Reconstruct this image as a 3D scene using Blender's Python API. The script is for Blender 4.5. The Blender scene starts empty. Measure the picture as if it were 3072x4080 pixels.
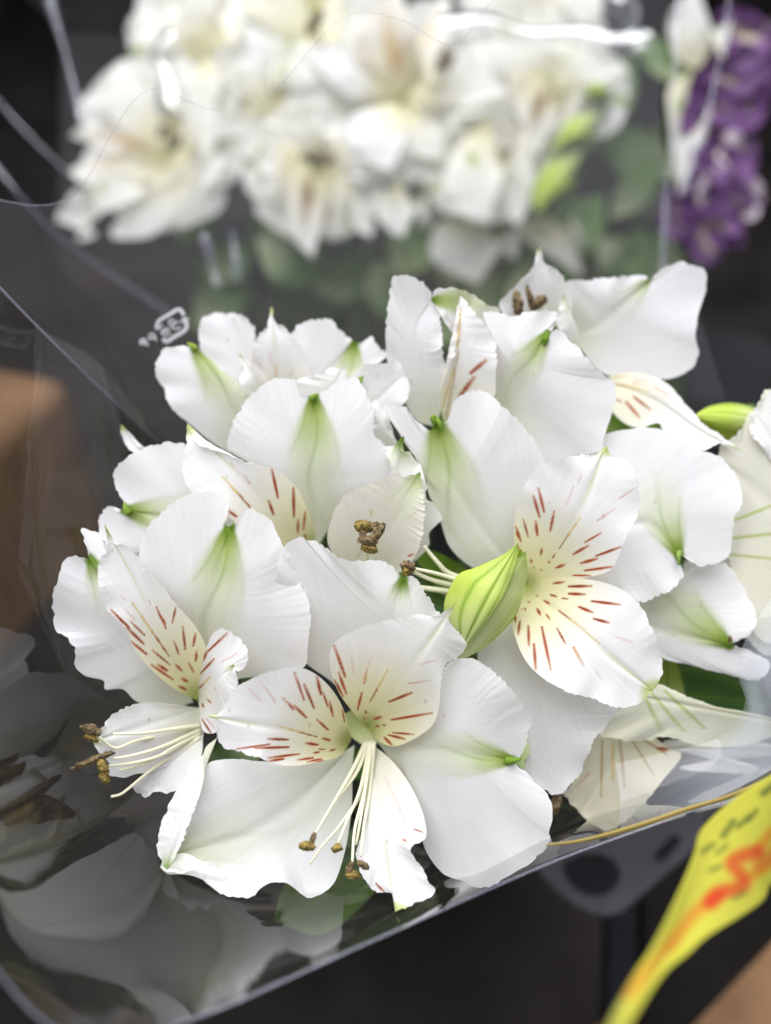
import bpy, math, random
import numpy as np
from mathutils import Vector, noise as mnoise
SC = bpy.context.scene
COL = SC.collection
R_ = math.radians
# ---------------------------------------------------------------- camera, light, exposure
PITCH, HFOV, D0 = 38.0, 48.0, 0.168
FOCUS = Vector((0, 0, 0.30))
FWD = Vector((0, math.cos(R_(PITCH)), -math.sin(R_(PITCH))))
RGT = Vector((1, 0, 0))
UPV = RGT.cross(FWD)
CAM = FOCUS - FWD * D0
TH = math.tan(R_(HFOV / 2))
cd = bpy.data.cameras.new('camera')
co = bpy.data.objects.new('camera', cd)
COL.objects.link(co)
co.location = CAM
co.rotation_euler = (R_(90 - PITCH), 0, 0)
cd.sensor_fit = 'HORIZONTAL'
cd.sensor_width = 36
cd.lens = 18 / TH
cd.clip_start = 0.01
cd.clip_end = 50
cd.dof.use_dof = True
cd.dof.focus_distance = 0.166
cd.dof.aperture_fstop = cd.lens / 5.7
SC.camera = co
W = bpy.data.worlds.new('World')
SC.world = W
W.use_nodes = True
W.node_tree.nodes['Background'].inputs[0].default_value = (0.86, 0.88, 0.97, 1)
W.node_tree.nodes['Background'].inputs[1].default_value = 0.60

def area(name, loc, target, sx, sy, power, color):
    l = bpy.data.lights.new(name, 'AREA')
    l.shape = 'RECTANGLE'
    l.size, l.size_y, l.energy, l.color = sx, sy, power, color
    o = bpy.data.objects.new(name, l)
    COL.objects.link(o)
    o.location = loc
    o.rotation_euler = (Vector(target) - Vector(loc)).to_track_quat('-Z', 'Y').to_euler()
    return o
area('ceiling_light', (-0.15, 0.14, 1.5), (0, 0.05, 0.3), 1.7, 1.4, 47, (0.97, 0.97, 1.0))
SC.view_settings.view_transform = 'Standard'
SC.view_settings.look = 'None'
SC.view_settings.exposure = 0.09
SC.view_settings.gamma = 1.0
SC.cycles.use_denoising = True
SC.cycles.max_bounces = 8
SC.cycles.diffuse_bounces = 4
SC.cycles.glossy_bounces = 4
SC.cycles.transparent_max_bounces = 32
SC.cycles.transmission_bounces = 6
SC.cycles.sample_clamp_indirect = 4
# ---------------------------------------------------------------- photo pixels -> points
def P(x, y, z):
    """point seen at photo pixel (3072 x 4080), z cm nearer than the focus plane"""
    d = D0 - z * 0.01
    return CAM + FWD * d + RGT * ((x - 1536) / 1536 * TH * d) + UPV * ((2040 - y) / 1536 * TH * d)
Cn, Rn, Un, Fn = (np.array(v) for v in (CAM, RGT, UPV, FWD))
def PN(px, z):
    d = (D0 - z * 0.01)[..., None]
    return Cn + d * (Fn + ((px[..., 0] - 1536) / 1536 * TH)[..., None] * Rn + ((2040 - px[..., 1]) / 1536 * TH)[..., None] * Un)
CR = dict(a=(400, 1000, .84034), b=(1500, 900, .94358), c=(100, 1900, .78031), d=(1200, 1900, .90036), e=(500, 2500, 1.14046),
          f=(2000, 2000, .94035), g=(0, 600, .63291), h=(0, 2800, .96038), i=(2400, 1500, .54237), j=(1500, 1050, .60024),
          k=(1300, 1700, .54022), l=(0, 0, .92197), m=(1536, 0, .92197), n=(2100, 2900, .58343), o=(500, 1180, .18007), D=(0, 0, 1.8439))
def cv(crop, pts):
    x0, y0, s = CR[crop]
    a = np.array(pts, float).reshape(-1, 2)
    return a * s + np.array([x0, y0])
def crom(pts, n):
    """Catmull-Rom through pts, n samples even in arc length"""
    p = np.array(pts, float)
    if len(p) == 2:
        t = np.linspace(0, 1, n)[:, None]
        return p[0] * (1 - t) + p[1] * t
    q = np.vstack([2 * p[0] - p[1], p, 2 * p[-1] - p[-2]])
    out = []
    for i in range(len(p) - 1):
        t = np.linspace(0, 1, 24, endpoint=False)[:, None]
        a, b, c, d = q[i], q[i + 1], q[i + 2], q[i + 3]
        out.append(0.5 * (2 * b + (c - a) * t + (2 * a - 5 * b + 4 * c - d) * t * t + (3 * b - a - 3 * c + d) * t ** 3))
    out.append(p[-1:])
    o = np.vstack(out)
    s = np.concatenate([[0], np.cumsum(np.linalg.norm(np.diff(o, axis=0), axis=1) + 1e-9)])
    s /= s[-1]
    t = np.linspace(0, 1, n)
    return np.stack([np.interp(t, s, o[:, k]) for k in range(o.shape[1])], 1)
def prof(vals, t):
    vals = np.array(vals, float)
    c = crom(np.stack([np.linspace(0, 1, len(vals)), vals], 1), 200)
    return np.interp(t, c[:, 0], c[:, 1])
def sstep(a, b, x):
    t = np.clip((x - a) / (b - a), 0, 1)
    return t * t * (3 - 2 * t)
RNG = np.random.default_rng(7)
def smooth_noise(n, step, rng):
    k = max(2, int(n / step) + 2)
    v = rng.uniform(-1, 1, k)
    x = np.linspace(0, k - 1, n)
    i = np.minimum(x.astype(int), k - 2)
    f = x - i
    f = f * f * (3 - 2 * f)
    return v[i] * (1 - f) + v[i + 1] * f
# ---------------------------------------------------------------- materials
def newmat(name):
    m = bpy.data.materials.new(name)
    m.use_nodes = True
    nt = m.node_tree
    nt.nodes.clear()
    return m, nt.nodes, nt.links
def node(ns, t, **kw):
    n = ns.new(t)
    for k, v in kw.items():
        if k in n.inputs.keys(): n.inputs[k].default_value = v
        else: setattr(n, k, v)
    return n
def petal_material(name, transl, rough, tint, vein=0.11):
    m, ns, L = newmat(name)
    out = node(ns, 'ShaderNodeOutputMaterial')
    at = node(ns, 'ShaderNodeAttribute', attribute_name='Col')
    tc = node(ns, 'ShaderNodeTexCoord')
    uv = node(ns, 'ShaderNodeUVMap')
    mp = node(ns, 'ShaderNodeMapping')
    mp.inputs['Scale'].default_value = (70, 2.0, 1)
    L.new(uv.outputs[0], mp.inputs[0])
    nz = node(ns, 'ShaderNodeTexNoise', Scale=1.0, Detail=4.0, Roughness=0.6)
    L.new(mp.outputs[0], nz.inputs['Vector'])
    n2 = node(ns, 'ShaderNodeTexNoise', Scale=1900.0, Detail=3.0)
    L.new(tc.outputs['Object'], n2.inputs['Vector'])
    n3 = node(ns, 'ShaderNodeTexNoise', Scale=90.0, Detail=3.0)
    L.new(tc.outputs['Object'], n3.inputs['Vector'])
    ad = node(ns, 'ShaderNodeMath', operation='MULTIPLY_ADD')
    L.new(n2.outputs['Fac'], ad.inputs[0]); ad.inputs[1].default_value = 0.25
    L.new(nz.outputs['Fac'], ad.inputs[2])
    bp = node(ns, 'ShaderNodeBump', Strength=vein, Distance=0.0004)
    L.new(ad.outputs[0], bp.inputs['Height'])
    # faint pigment variation
    rmp = node(ns, 'ShaderNodeMapRange')
    rmp.inputs['From Min'].default_value = 0.3; rmp.inputs['From Max'].default_value = 0.75
    rmp.inputs['To Min'].default_value = 0.92; rmp.inputs['To Max'].default_value = 1.0
    L.new(nz.outputs['Fac'], rmp.inputs['Value'])
    rm2 = node(ns, 'ShaderNodeMapRange')
    rm2.inputs['From Min'].default_value = 0.3; rm2.inputs['From Max'].default_value = 0.7
    rm2.inputs['To Min'].default_value = 0.955; rm2.inputs['To Max'].default_value = 1.0
    L.new(n3.outputs['Fac'], rm2.inputs['Value'])
    mu = node(ns, 'ShaderNodeMath', operation='MULTIPLY')
    L.new(rmp.outputs[0], mu.inputs[0]); L.new(rm2.outputs[0], mu.inputs[1])
    mx = node(ns, 'ShaderNodeVectorMath', operation='SCALE')
    L.new(at.outputs['Color'], mx.inputs[0]); L.new(mu.outputs[0], mx.inputs['Scale'])
    pb = node(ns, 'ShaderNodeBsdfPrincipled', Roughness=rough)
    pb.inputs['Specular IOR Level'].default_value = 0.16
    pb.inputs['Sheen Weight'].default_value = 0.0
    pb.inputs['Sheen Roughness'].default_value = 0.4
    L.new(mx.outputs[0], pb.inputs['Base Color']); L.new(bp.outputs[0], pb.inputs['Normal'])
    tr = node(ns, 'ShaderNodeBsdfTranslucent')
    tm = node(ns, 'ShaderNodeVectorMath', operation='MULTIPLY')
    tm.inputs[1].default_value = tint
    L.new(mx.outputs[0], tm.inputs[0]); L.new(tm.outputs[0], tr.inputs['Color']); L.new(bp.outputs[0], tr.inputs['Normal'])
    ms = node(ns, 'ShaderNodeMixShader', Fac=transl)
    L.new(pb.outputs[0], ms.inputs[1]); L.new(tr.outputs[0], ms.inputs[2])
    L.new(ms.outputs[0], out.inputs[0])
    return m
M_PETAL = petal_material('petal_white', 0.46, 0.6, (1.0, 0.985, 0.90))
M_GREEN = petal_material('bud_green', 0.25, 0.6, (0.9, 1.0, 0.5), 0.4)
M_LEAF = petal_material('leaf_green', 0.25, 0.35, (0.8, 1.0, 0.3), 0.5)
M_PURPLE = petal_material('petal_purple', 0.3, 0.55, (1.0, 0.7, 1.0))
def plain(name, col, rough=0.6, spec=0.3, nscale=60, var=0.25, bump=0.1, bdist=0.001):
    m, ns, L = newmat(name)
    out = node(ns, 'ShaderNodeOutputMaterial')
    tc = node(ns, 'ShaderNodeTexCoord')
    nz = node(ns, 'ShaderNodeTexNoise', Scale=nscale, Detail=5.0, Roughness=0.6)
    L.new(tc.outputs['Object'], nz.inputs['Vector'])
    rp = node(ns, 'ShaderNodeValToRGB')
    rp.color_ramp.elements[0].position = 0.3; rp.color_ramp.elements[1].position = 0.72
    rp.color_ramp.elements[0].color = tuple(c * (1 - var) for c in col) + (1,)
    rp.color_ramp.elements[1].color = tuple(min(1, c * (1 + var)) for c in col) + (1,)
    L.new(nz.outputs['Fac'], rp.inputs[0])
    pb = node(ns, 'ShaderNodeBsdfPrincipled', Roughness=rough)
    pb.inputs['Specular IOR Level'].default_value = spec
    L.new(rp.outputs[0], pb.inputs['Base Color'])
    bp = node(ns, 'ShaderNodeBump', Strength=bump, Distance=bdist)
    L.new(nz.outputs['Fac'], bp.inputs['Height']); L.new(bp.outputs[0], pb.inputs['Normal'])
    L.new(pb.outputs[0], out.inputs[0])
    return m
M_ANTHER = plain('anther_brown', (0.15, 0.11, 0.06), 0.9, 0.05, 900, 0.75, 1.0, 0.0008)
M_POLLEN = plain('anther_pollen', (0.22, 0.16, 0.05), 0.9, 0.05, 1100, 0.75, 1.0, 0.0008)
M_FILAMENT = petal_material('filament_cream', 0.3, 0.4, (1, 1, 0.8), 0.1)
M_STEM = plain('stem_green', (0.09, 0.16, 0.035), 0.45, 0.3, 200, 0.35)
M_BLACK = plain('black_plastic', (0.010, 0.010, 0.012), 0.6, 0.12, 30, 0.4)
M_CRATE = plain('dark_grey_plastic', (0.06, 0.058, 0.064), 0.6, 0.2, 40, 0.2)
M_SHELF = plain('dark_shelf', (0.013, 0.0115, 0.0105), 0.95, 0.04, 9, 0.6)
M_BOX = plain('cardboard', (0.22, 0.125, 0.065), 0.8, 0.1, 25, 0.25)
M_INK = plain('white_ink', (0.75, 0.75, 0.77), 0.5, 0.3, 40, 0.05)
def film_material(name, haze, hazecol, refl, rough, wr_scale, wr, tint=(1, 1, 1)):
    m, ns, L = newmat(name)
    out = node(ns, 'ShaderNodeOutputMaterial')
    tc = node(ns, 'ShaderNodeTexCoord')
    n1 = node(ns, 'ShaderNodeTexNoise', Scale=wr_scale, Detail=2.0)
    L.new(tc.outputs['Object'], n1.inputs['Vector'])
    bp = node(ns, 'ShaderNodeBump', Strength=wr, Distance=0.002)
    L.new(n1.outputs['Fac'], bp.inputs['Height'])
    # Schlick reflectance of a thin sheet, the same from both sides
    ge = node(ns, 'ShaderNodeNewGeometry')
    dt = node(ns, 'ShaderNodeVectorMath', operation='DOT_PRODUCT')
    L.new(ge.outputs['Incoming'], dt.inputs[0]); L.new(bp.outputs[0], dt.inputs[1])
    ab = node(ns, 'ShaderNodeMath', operation='ABSOLUTE'); L.new(dt.outputs['Value'], ab.inputs[0])
    om = node(ns, 'ShaderNodeMath', operation='SUBTRACT', use_clamp=True); om.inputs[0].default_value = 1.0; L.new(ab.outputs[0], om.inputs[1])
    pw = node(ns, 'ShaderNodeMath', operation='POWER'); L.new(om.outputs[0], pw.inputs[0]); pw.inputs[1].default_value = 4.0
    ma = node(ns, 'ShaderNodeMath', operation='MULTIPLY_ADD'); L.new(pw.outputs[0], ma.inputs[0]); ma.inputs[1].default_value = 0.95; ma.inputs[2].default_value = 0.045
    mu = node(ns, 'ShaderNodeMath', operation='MULTIPLY', use_clamp=True)
    mu.inputs[1].default_value = refl
    L.new(ma.outputs[0], mu.inputs[0])
    tr = node(ns, 'ShaderNodeBsdfTransparent')
    tr.inputs[0].default_value = tint + (1,)
    df = node(ns, 'ShaderNodeBsdfDiffuse')
    df.inputs[0].default_value = hazecol + (1,)
    tl = node(ns, 'ShaderNodeBsdfTranslucent')
    tl.inputs[0].default_value = hazecol + (1,)
    hz = node(ns, 'ShaderNodeMixShader', Fac=0.5)
    L.new(df.outputs[0], hz.inputs[1]); L.new(tl.outputs[0], hz.inputs[2])
    gl = node(ns, 'ShaderNodeBsdfAnisotropic' if False else 'ShaderNodeBsdfGlossy', Roughness=rough)
    L.new(bp.outputs[0], gl.inputs['Normal'])
    m1 = node(ns, 'ShaderNodeMixShader', Fac=haze)
    if name == 'reflection_veil_film':      # reflected sky painted as haze, stronger towards the flap's outer corner
        hat = node(ns, 'ShaderNodeAttribute', attribute_name='Col')
        hm = node(ns, 'ShaderNodeMath', operation='MULTIPLY'); hm.inputs[1].default_value = haze
        L.new(hat.outputs['Fac'], hm.inputs[0]); L.new(hm.outputs[0], m1.inputs[0])
    L.new(tr.outputs[0], m1.inputs[1]); L.new(hz.outputs[0], m1.inputs[2])
    m2 = node(ns, 'ShaderNodeMixShader')
    L.new(mu.outputs[0], m2.inputs[0]); L.new(m1.outputs[0], m2.inputs[1]); L.new(gl.outputs[0], m2.inputs[2])
    L.new(m2.outputs[0], out.inputs[0])
    return m
M_FILM = film_material('clear_film', 0.02, (0.75, 0.70, 0.66), 1.15, 0.03, 60, 0.05)
M_FILMB = film_material('clear_film_back', 0.03, (0.75, 0.77, 0.82), 0.9, 0.05, 45, 0.12)
M_FLAP = film_material('reflection_veil_film', 0.5, (0.62, 0.66, 0.72), 0.5, 0.06, 45, 0.1)
M_FOLD = film_material('film_fold', 0.16, (0.55, 0.56, 0.78), 1.5, 0.12, 80, 0.2)
M_GLARE = film_material('film_crease', 0.03, (0.8, 0.8, 0.85), 5.0, 0.08, 80, 0.1)
M_BOX_DIM = plain('cardboard_film_dimmed', (0.13, 0.075, 0.04), 0.85, 0.05, 25, 0.3)  # darker cardboard copy, the film's dimming put into its colour
# ---------------------------------------------------------------- things
def thing(name, label, cat, loc, group=None):
    o = bpy.data.objects.new(name, None)
    COL.objects.link(o)
    o.location = loc
    o.empty_display_size = 0.01
    o['label'] = label; o['category'] = cat
    if group: o['group'] = group
    return o
def tag(o, label, cat, group=None):
    o['label'] = label; o['category'] = cat
    if group: o['group'] = group
    return o
def world_loc(o):
    v = Vector(o.location)
    while o.parent:
        o = o.parent
        v = v + Vector(o.location)
    return v
def mesh_obj(name, verts, faces, mat, parent=None, col=None, uv=None, smooth=True):
    verts = np.asarray(verts, float)
    off = np.array(world_loc(parent)) if parent else verts.mean(0)
    me = bpy.data.meshes.new(name)
    faces = np.asarray(faces) if not isinstance(faces, list) else faces
    me.from_pydata((verts - off).tolist(), [], faces if isinstance(faces, list) else faces.tolist())
    if smooth: me.polygons.foreach_set('use_smooth', [True] * len(me.polygons))
    if col is not None:
        at = me.color_attributes.new('Col', 'FLOAT_COLOR', 'POINT')
        at.data.foreach_set('color', np.concatenate([col, np.ones((len(col), 1))], 1).astype(np.float32).ravel())
    if uv is not None:
        ul = me.uv_layers.new(name='UVMap')
        li = np.empty(len(me.loops), int)
        me.loops.foreach_get('vertex_index', li)
        ul.data.foreach_set('uv', uv[li].astype(np.float32).ravel())
    me.materials.append(mat)
    me.update()
    o = bpy.data.objects.new(name, me)
    COL.objects.link(o)
    if parent: o.parent = parent
    else: o.location = off
    return o
def grid_faces(nu, nv):
    i = np.arange(nu * nv).reshape(nu, nv)
    return np.stack([i[:-1, :-1], i[1:, :-1], i[1:, 1:], i[:-1, 1:]], -1).reshape(-1, 4)
WHITE = np.array([0.895, 0.885, 0.89])
RED = np.array([0.33, 0.05, 0.014]); ORANGE = np.array([0.62, 0.26, 0.06]); YEL = np.array([0.72, 0.50, 0.12])
PINK = np.array([0.62, 0.24, 0.19]); GRN = np.array([0.42, 0.50, 0.06]); BRN = np.array([0.42, 0.26, 0.07])
def petal(parent, crop, base, Lp, tip, Rp, z, cl=(0, 0, 0), cr=(0, 0, 0), mid=None, green=0.0, glen=0.55, gdir=None, throat=0.0, inner=False,
          streaks=(), res=None, ruffle=0.045, serr=6.0, colr=None, mucro=None, name='petal', mat=None, scrop=None, sw=4.6, vein=None, tint=None):
    rng = np.random.default_rng(int(RNG.integers(1 << 30)))
    b, t_ = cv(crop, [base])[0], cv(crop, [tip])[0]
    Lc, Rc = np.vstack([b, cv(crop, Lp), t_]), np.vstack([b, cv(crop, Rp), t_])
    Mc = np.vstack([b] + ([cv(crop, mid)] if mid else []) + [t_])
    ln = np.linalg.norm(np.diff(crom(Lc, 60), axis=0), axis=1).sum()
    wd = np.linalg.norm(crom(Lc, 40) - crom(Rc, 40), axis=1).max()
    if res is None: res = 5.0 if streaks else 7.0
    nu, nv = int(np.clip(ln / res, 16, 190)), int(np.clip(wd / res, 10, 130))
    Lq, Rq, Mq = crom(Lc, nu), crom(Rc, nu), crom(Mc, nu)
    t = np.linspace(0, 1, nu)
    # fine toothed margin
    if serr:
        for q in (Lq, Rq):
            d = np.gradient(q, axis=0)
            nrm = np.stack([d[:, 1], -d[:, 0]], 1) / (np.linalg.norm(d, axis=1)[:, None] + 1e-6)
            amp = serr * sstep(0.35, 0.6, t) * (1 - sstep(0.96, 1, t))
            tooth = smooth_noise(nu, 1.9, rng) * (0.55 if inner else 0.9) + smooth_noise(nu, 9, rng) * 0.8
            q += nrm * (amp * tooth)[:, None]
    v = np.linspace(-1, 1, nv)
    V, T = v[None, :], t[:, None]
    px = Mq[:, None] + V[..., None] * ((Rq - Lq) / 2)[:, None] + (V ** 2)[..., None] * ((Lq + Rq) / 2 - Mq)[:, None]
    zM, zl, zr = prof(z, t), prof(cl, t), prof(cr, t)
    Z = zM[:, None] + V ** 2 * np.where(V < 0, zl[:, None], zr[:, None])
    ph = rng.uniform(0, 6.28, 4)
    fr = rng.uniform(14, 24, 2)
    env = sstep(0.25, 0.7, t)[:, None] * (1 - sstep(0.93, 1, t))[:, None]
    Z = Z + ruffle * env * np.abs(V) ** 3 * np.where(V < 0, np.sin(fr[0] * T + ph[0]) + 0.6 * np.sin(fr[0] * 1.9 * T + ph[2]),
                                                     np.sin(fr[1] * T + ph[1]) + 0.6 * np.sin(fr[1] * 1.7 * T + ph[3]))
    Z = Z + ruffle * 0.5 * sstep(0.1, 0.5, t)[:, None] * np.sin(3.1 * V + 4 * T + ph[0]) * np.cos(5 * T + ph[1])
    # shallow channel along the midrib
    Z = Z - 0.03 * np.exp(-(V / 0.10) ** 2) * sstep(0, .2, t)[:, None] * (1 - sstep(0.9, 1, t))[:, None]
    verts = PN(px, Z)
    # ----- pigment
    base_col = np.array(colr) if colr is not None else WHITE
    C = np.ones((nu, nv, 3)) * base_col
    def mixc(col, f):
        nonlocal C
        f = np.clip(f, 0, 1)[..., None]
        C = C * (1 - f) + np.array(col) * f
    L0 = np.linalg.norm(t_ - b)
    rr = np.linalg.norm(px - b, axis=2) / L0
    if throat:
        mixc((0.86, 0.81, 0.43), throat * (1 - sstep(0.08, 0.66, rr)) * 0.9)
        mixc((0.34, 0.42, 0.07), throat * 0.8 * (1 - sstep(0.02, 0.14, rr)))
    else:
        mixc((0.76, 0.79, 0.56), 0.62 * (1 - sstep(0.0, 0.6, rr)))
    if green:
        gd = (cv(crop, [gdir])[0] if gdir else Mq[int(nu * 0.6)]) - t_
        gd = gd / np.linalg.norm(gd)
        gn = np.array([-gd[1], gd[0]])
        rel = px - t_
        s, w = (rel @ gd) / L0, (rel @ gn) / L0
        ang = w / (np.maximum(s, 0) + 0.06)
        wid = 0.02 + np.minimum(0.30 * np.maximum(s, 0) ** 0.75, 0.135)
        core = np.exp(-(w / wid) ** 4) * (s > -0.03)
        lines = 0.5 + 0.5 * np.cos(ang * 17 + 1.2 * np.sin(s * 9))
        lines = lines ** 2
        mixc((0.57, 0.66, 0.29), green * 0.8 * np.exp(-(w / (wid * 1.05)) ** 4) * (1 - sstep(0.0, glen * 1.6, s)) * (s > -0.02))
        mixc((0.32, 0.42, 0.045), green * 0.92 * core * (1 - sstep(0.02, glen * 0.62, s)) * (0.82 + 0.18 * lines))
        mixc((0.30, 0.40, 0.11), green * 0.5 * core * lines ** 6 * (1 - sstep(0.1, glen * 1.5, s)))
        mixc((0.15, 0.25, 0.015), green * core * (1 - sstep(0.0, 0.15, s)))
        mixc((0.17, 0.30, 0.03), green * (1 - sstep(0.02, 0.05, np.linalg.norm(rel, axis=2) / L0)))
    if inner:   # long green-yellow midrib ending in a point
        md = np.abs(V * np.ones_like(T))
        mixc((0.60, 0.63, 0.24), 0.55 * np.exp(-(md / 0.05) ** 2) * sstep(0.45, 0.8, T) )
        mixc((0.55, 0.62, 0.18), 0.85 * sstep(0.90, 0.97, T) * np.ones_like(V))
    if vein is not None:
        mixc(vein, 0.9 * (0.5 + 0.5 * np.cos(V * 12.5 + 1.2 * np.sin(T * 3))) ** 8 * sstep(0, .2, T) * (1 - sstep(.85, 1, T)))
    if tint is not None:
        mixc(tint[0], tint[1] * (0.6 + 0.4 * np.sin(9 * V + 7 * T)) * np.exp(-((T - tint[2]) / 0.28) ** 2) * np.exp(-(V / 0.75) ** 2))
    if colr is None:          # a few tiny brown bruises and pollen specks
        for _ in range(int(rng.integers(1, 4))):
            iu, iv = int(nu * rng.uniform(.3, .9)), int(nv * rng.uniform(.2, .8))
            dd = np.linalg.norm((px - px[iu, iv]) * np.array([1, rng.uniform(.5, 1)]), axis=2)
            mixc((0.45, 0.36, 0.18), rng.uniform(.2, .55) * (1 - sstep(2, rng.uniform(5, 10), dd)))
    for st in streaks:
        x1, y1, x2, y2 = st[:4]
        k = st[4] if len(st) > 4 else 'r'
        a_, b_ = cv(scrop or crop, [(x1, y1), (x2, y2)])
        ab = b_ - a_
        sl = np.linalg.norm(ab) + 1e-6
        u = ((px - a_) @ ab) / sl ** 2
        wob = 0.9 * np.sin(u * 5 + x1)
        uc = np.clip(u, 0, 1)
        dist = np.linalg.norm(px - (a_ + uc[..., None] * ab), axis=2) + wob * 0.4
        wob = wob + 0.7 * np.sin(u * 17 + y1)
        kw = rng.uniform(.75, 1.3)
        hw = kw * (sw if sl > 25 else sw * 0.8) * (0.55 + 0.45 * np.sin(np.pi * np.clip(uc, 0.12, 0.9)))
        # fade towards the outer (tip) end
        outer_first = np.linalg.norm(a_ - b) > np.linalg.norm(b_ - b)
        fade = uc if outer_first else 1 - uc
        f = 1 - sstep(hw * 0.55, hw * 1.25, dist)
        if k == 'r':
            mixc(ORANGE + 0.1, 0.55 * (1 - sstep(hw, hw * 1.9, dist)))
            mixc(RED * (1.0 + 0.5 * rng.uniform(-.4, .6)), f * (0.62 + 0.38 * sstep(0, 0.45, fade)))
        elif k == 'f': mixc(PINK, f * 0.62 * (0.4 + 0.6 * fade))
        elif k == 'ff': mixc(PINK, f * 0.28)
        elif k == 'o': mixc(ORANGE, f * (0.5 + 0.5 * fade))
        elif k == 'm': mixc(YEL, f * 0.8); mixc(RED, f * sstep(0.45, 0.75, fade) * 0.9)
        elif k == 'y': mixc(YEL, f * 0.7)
        elif k == 'g': mixc(GRN, f * 0.75)
        elif k == 'b': mixc(BRN, f * 0.65)
        elif k == 'G': mixc((0.28, 0.42, 0.05), (1 - sstep(hw, hw * 6, dist)) * 0.8)
    # veins fan out from just behind the base
    ax_ = (Mq[nu // 2] - b); ax_ = ax_ / (np.linalg.norm(ax_) + 1e-9)
    rv = px - (b - 0.12 * L0 * ax_)
    fan = np.arctan2(rv @ np.array([-ax_[1], ax_[0]]), rv @ ax_)
    U = np.stack([fan * 0.75, np.linalg.norm(rv, axis=2) / L0], -1).reshape(-1, 2)
    uvr = U + rng.uniform(0, 9)
    return mesh_obj(name, verts.reshape(-1, 3), grid_faces(nu, nv), mat or M_PETAL, parent, np.clip(C, 0, .93).reshape(-1, 3), uvr)
def tube(name, pts3, radii, mat, parent, col=(0.84, 0.83, 0.62), n=24, seg=8, tipcol=None):
    c = crom([tuple(p) for p in pts3], n)
    r = np.interp(np.linspace(0, 1, n), np.linspace(0, 1, len(radii)), radii)
    d = np.gradient(c, axis=0)
    d /= np.linalg.norm(d, axis=1)[:, None] + 1e-9
    ref = np.array([0.31, 0.77, 0.55])
    a = np.cross(d, ref); a /= np.linalg.norm(a, axis=1)[:, None] + 1e-9
    b = np.cross(d, a)
    an = np.linspace(0, 2 * np.pi, seg, endpoint=False)
    v = c[:, None] + r[:, None, None] * (np.cos(an)[None, :, None] * a[:, None] + np.sin(an)[None, :, None] * b[:, None])
    i = np.arange(n * seg).reshape(n, seg)
    j = np.roll(i, -1, axis=1)
    f = np.stack([i[:-1], j[:-1], j[1:], i[1:]], -1).reshape(-1, 4).tolist()
    f += [i[0][::-1].tolist(), i[-1].tolist()]
    cc = np.ones((n, seg, 3)) * np.array(col)
    if tipcol is not None:
        k = sstep(.5, 1, np.linspace(0, 1, n))[:, None, None]
        cc = cc * (1 - k) + np.array(tipcol) * k
    uv = np.stack(np.broadcast_arrays(np.linspace(0, 1, seg)[None, :], np.linspace(0, 1, n)[:, None]), -1).reshape(-1, 2)
    return mesh_obj(name, v.reshape(-1, 3), f, mat, parent, cc.reshape(-1, 3), uv)
def anther(parent, p, axis, length, width, mat=None, name='anther'):
    """shrivelled two-lobed pollen sac"""
    rng = np.random.default_rng(int(RNG.integers(1 << 30)))
    nu, nv = 26, 22
    th = np.linspace(0.001, np.pi - 0.001, nu)[:, None]
    ph = np.linspace(0, 2 * np.pi, nv, endpoint=False)[None, :]
    prof_ = np.sin(th) ** 0.75
    lob = 1 - 0.32 * np.cos(ph) ** 8 - 0.2 * np.cos(ph + 1.6) ** 8
    bend = 0.22 * np.sin(th) 
    x = prof_ * np.cos(ph) * lob * 0.5 * width
    y = prof_ * np.sin(ph) * lob * 0.5 * width + bend * width
    zz = -np.cos(th) * 0.5 * length + 0 * ph
    v = np.stack(np.broadcast_arrays(x, y, zz), -1).reshape(-1, 3)
    seed = rng.uniform(0, 99, 3)
    v = np.array([q * (1 + 0.30 * mnoise.noise(Vector(q / width * 3.2 + seed)) + 0.16 * mnoise.noise(Vector(q / width * 9 + seed))) for q in v])
    ax = Vector(axis).normalized()
    rot = np.array(ax.to_track_quat('Z', 'Y').to_matrix())
    v = v @ rot.T + np.array(p)
    i = np.arange(nu * nv).reshape(nu, nv); j = np.roll(i, -1, axis=1)
    f = np.stack([i[:-1], j[:-1], j[1:], i[1:]], -1).reshape(-1, 4)
    return mesh_obj(name, v, f, mat or M_ANTHER, parent)
def pz3(crop, pts, zs):
    a = cv(crop, pts)
    zz = np.interp(np.linspace(0, 1, len(a)), np.linspace(0, 1, len(zs)), zs)
    return [P(x, y, z) for (x, y), z in zip(a, zz)]
def stamen(parent, crop, pts, zs, r=0.00042, heads=(), col=(0.86, 0.85, 0.66)):
    """filament along pixel path; heads: (x, y, z, dx, dy, len_mm, wid_mm, pollen)"""
    p = pz3(crop, pts, zs)
    o = tube('stamen', p, [r * 1.25, r, r * 0.75, r * 0.6], M_FILAMENT, parent, col, 26, 8)
    for h in heads: head(o, crop, *h)
    return o
def head(parent, crop, x, y, z, dx, dy, ln, wd, pol=0):
    q = cv(crop, [(x, y)])[0]
    anther(parent, P(q[0], q[1], z), RGT * dx - UPV * dy + FWD * 0.25, ln * 0.0009, wd * 0.00082, M_POLLEN if pol else M_ANTHER)
FOOT = Vector((0.0, 0.125, 0.012))
def stem(parent, start, foot=FOOT, r=0.0016, jit=0.012):
    s = Vector(start)
    k = s + FWD * 0.03
    f = foot + Vector((RNG.uniform(-jit, jit), RNG.uniform(-jit, jit), 0))
    m = k.lerp(f, 0.45) + (Vector((f.x, f.y, k.z)) - k) * 0.12
    return tube('stem', [s, k, m, f], [r * .7, r, r * 1.3, r * 1.5], M_STEM, parent, (0.1, 0.2, .03), 20, 8)
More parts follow.
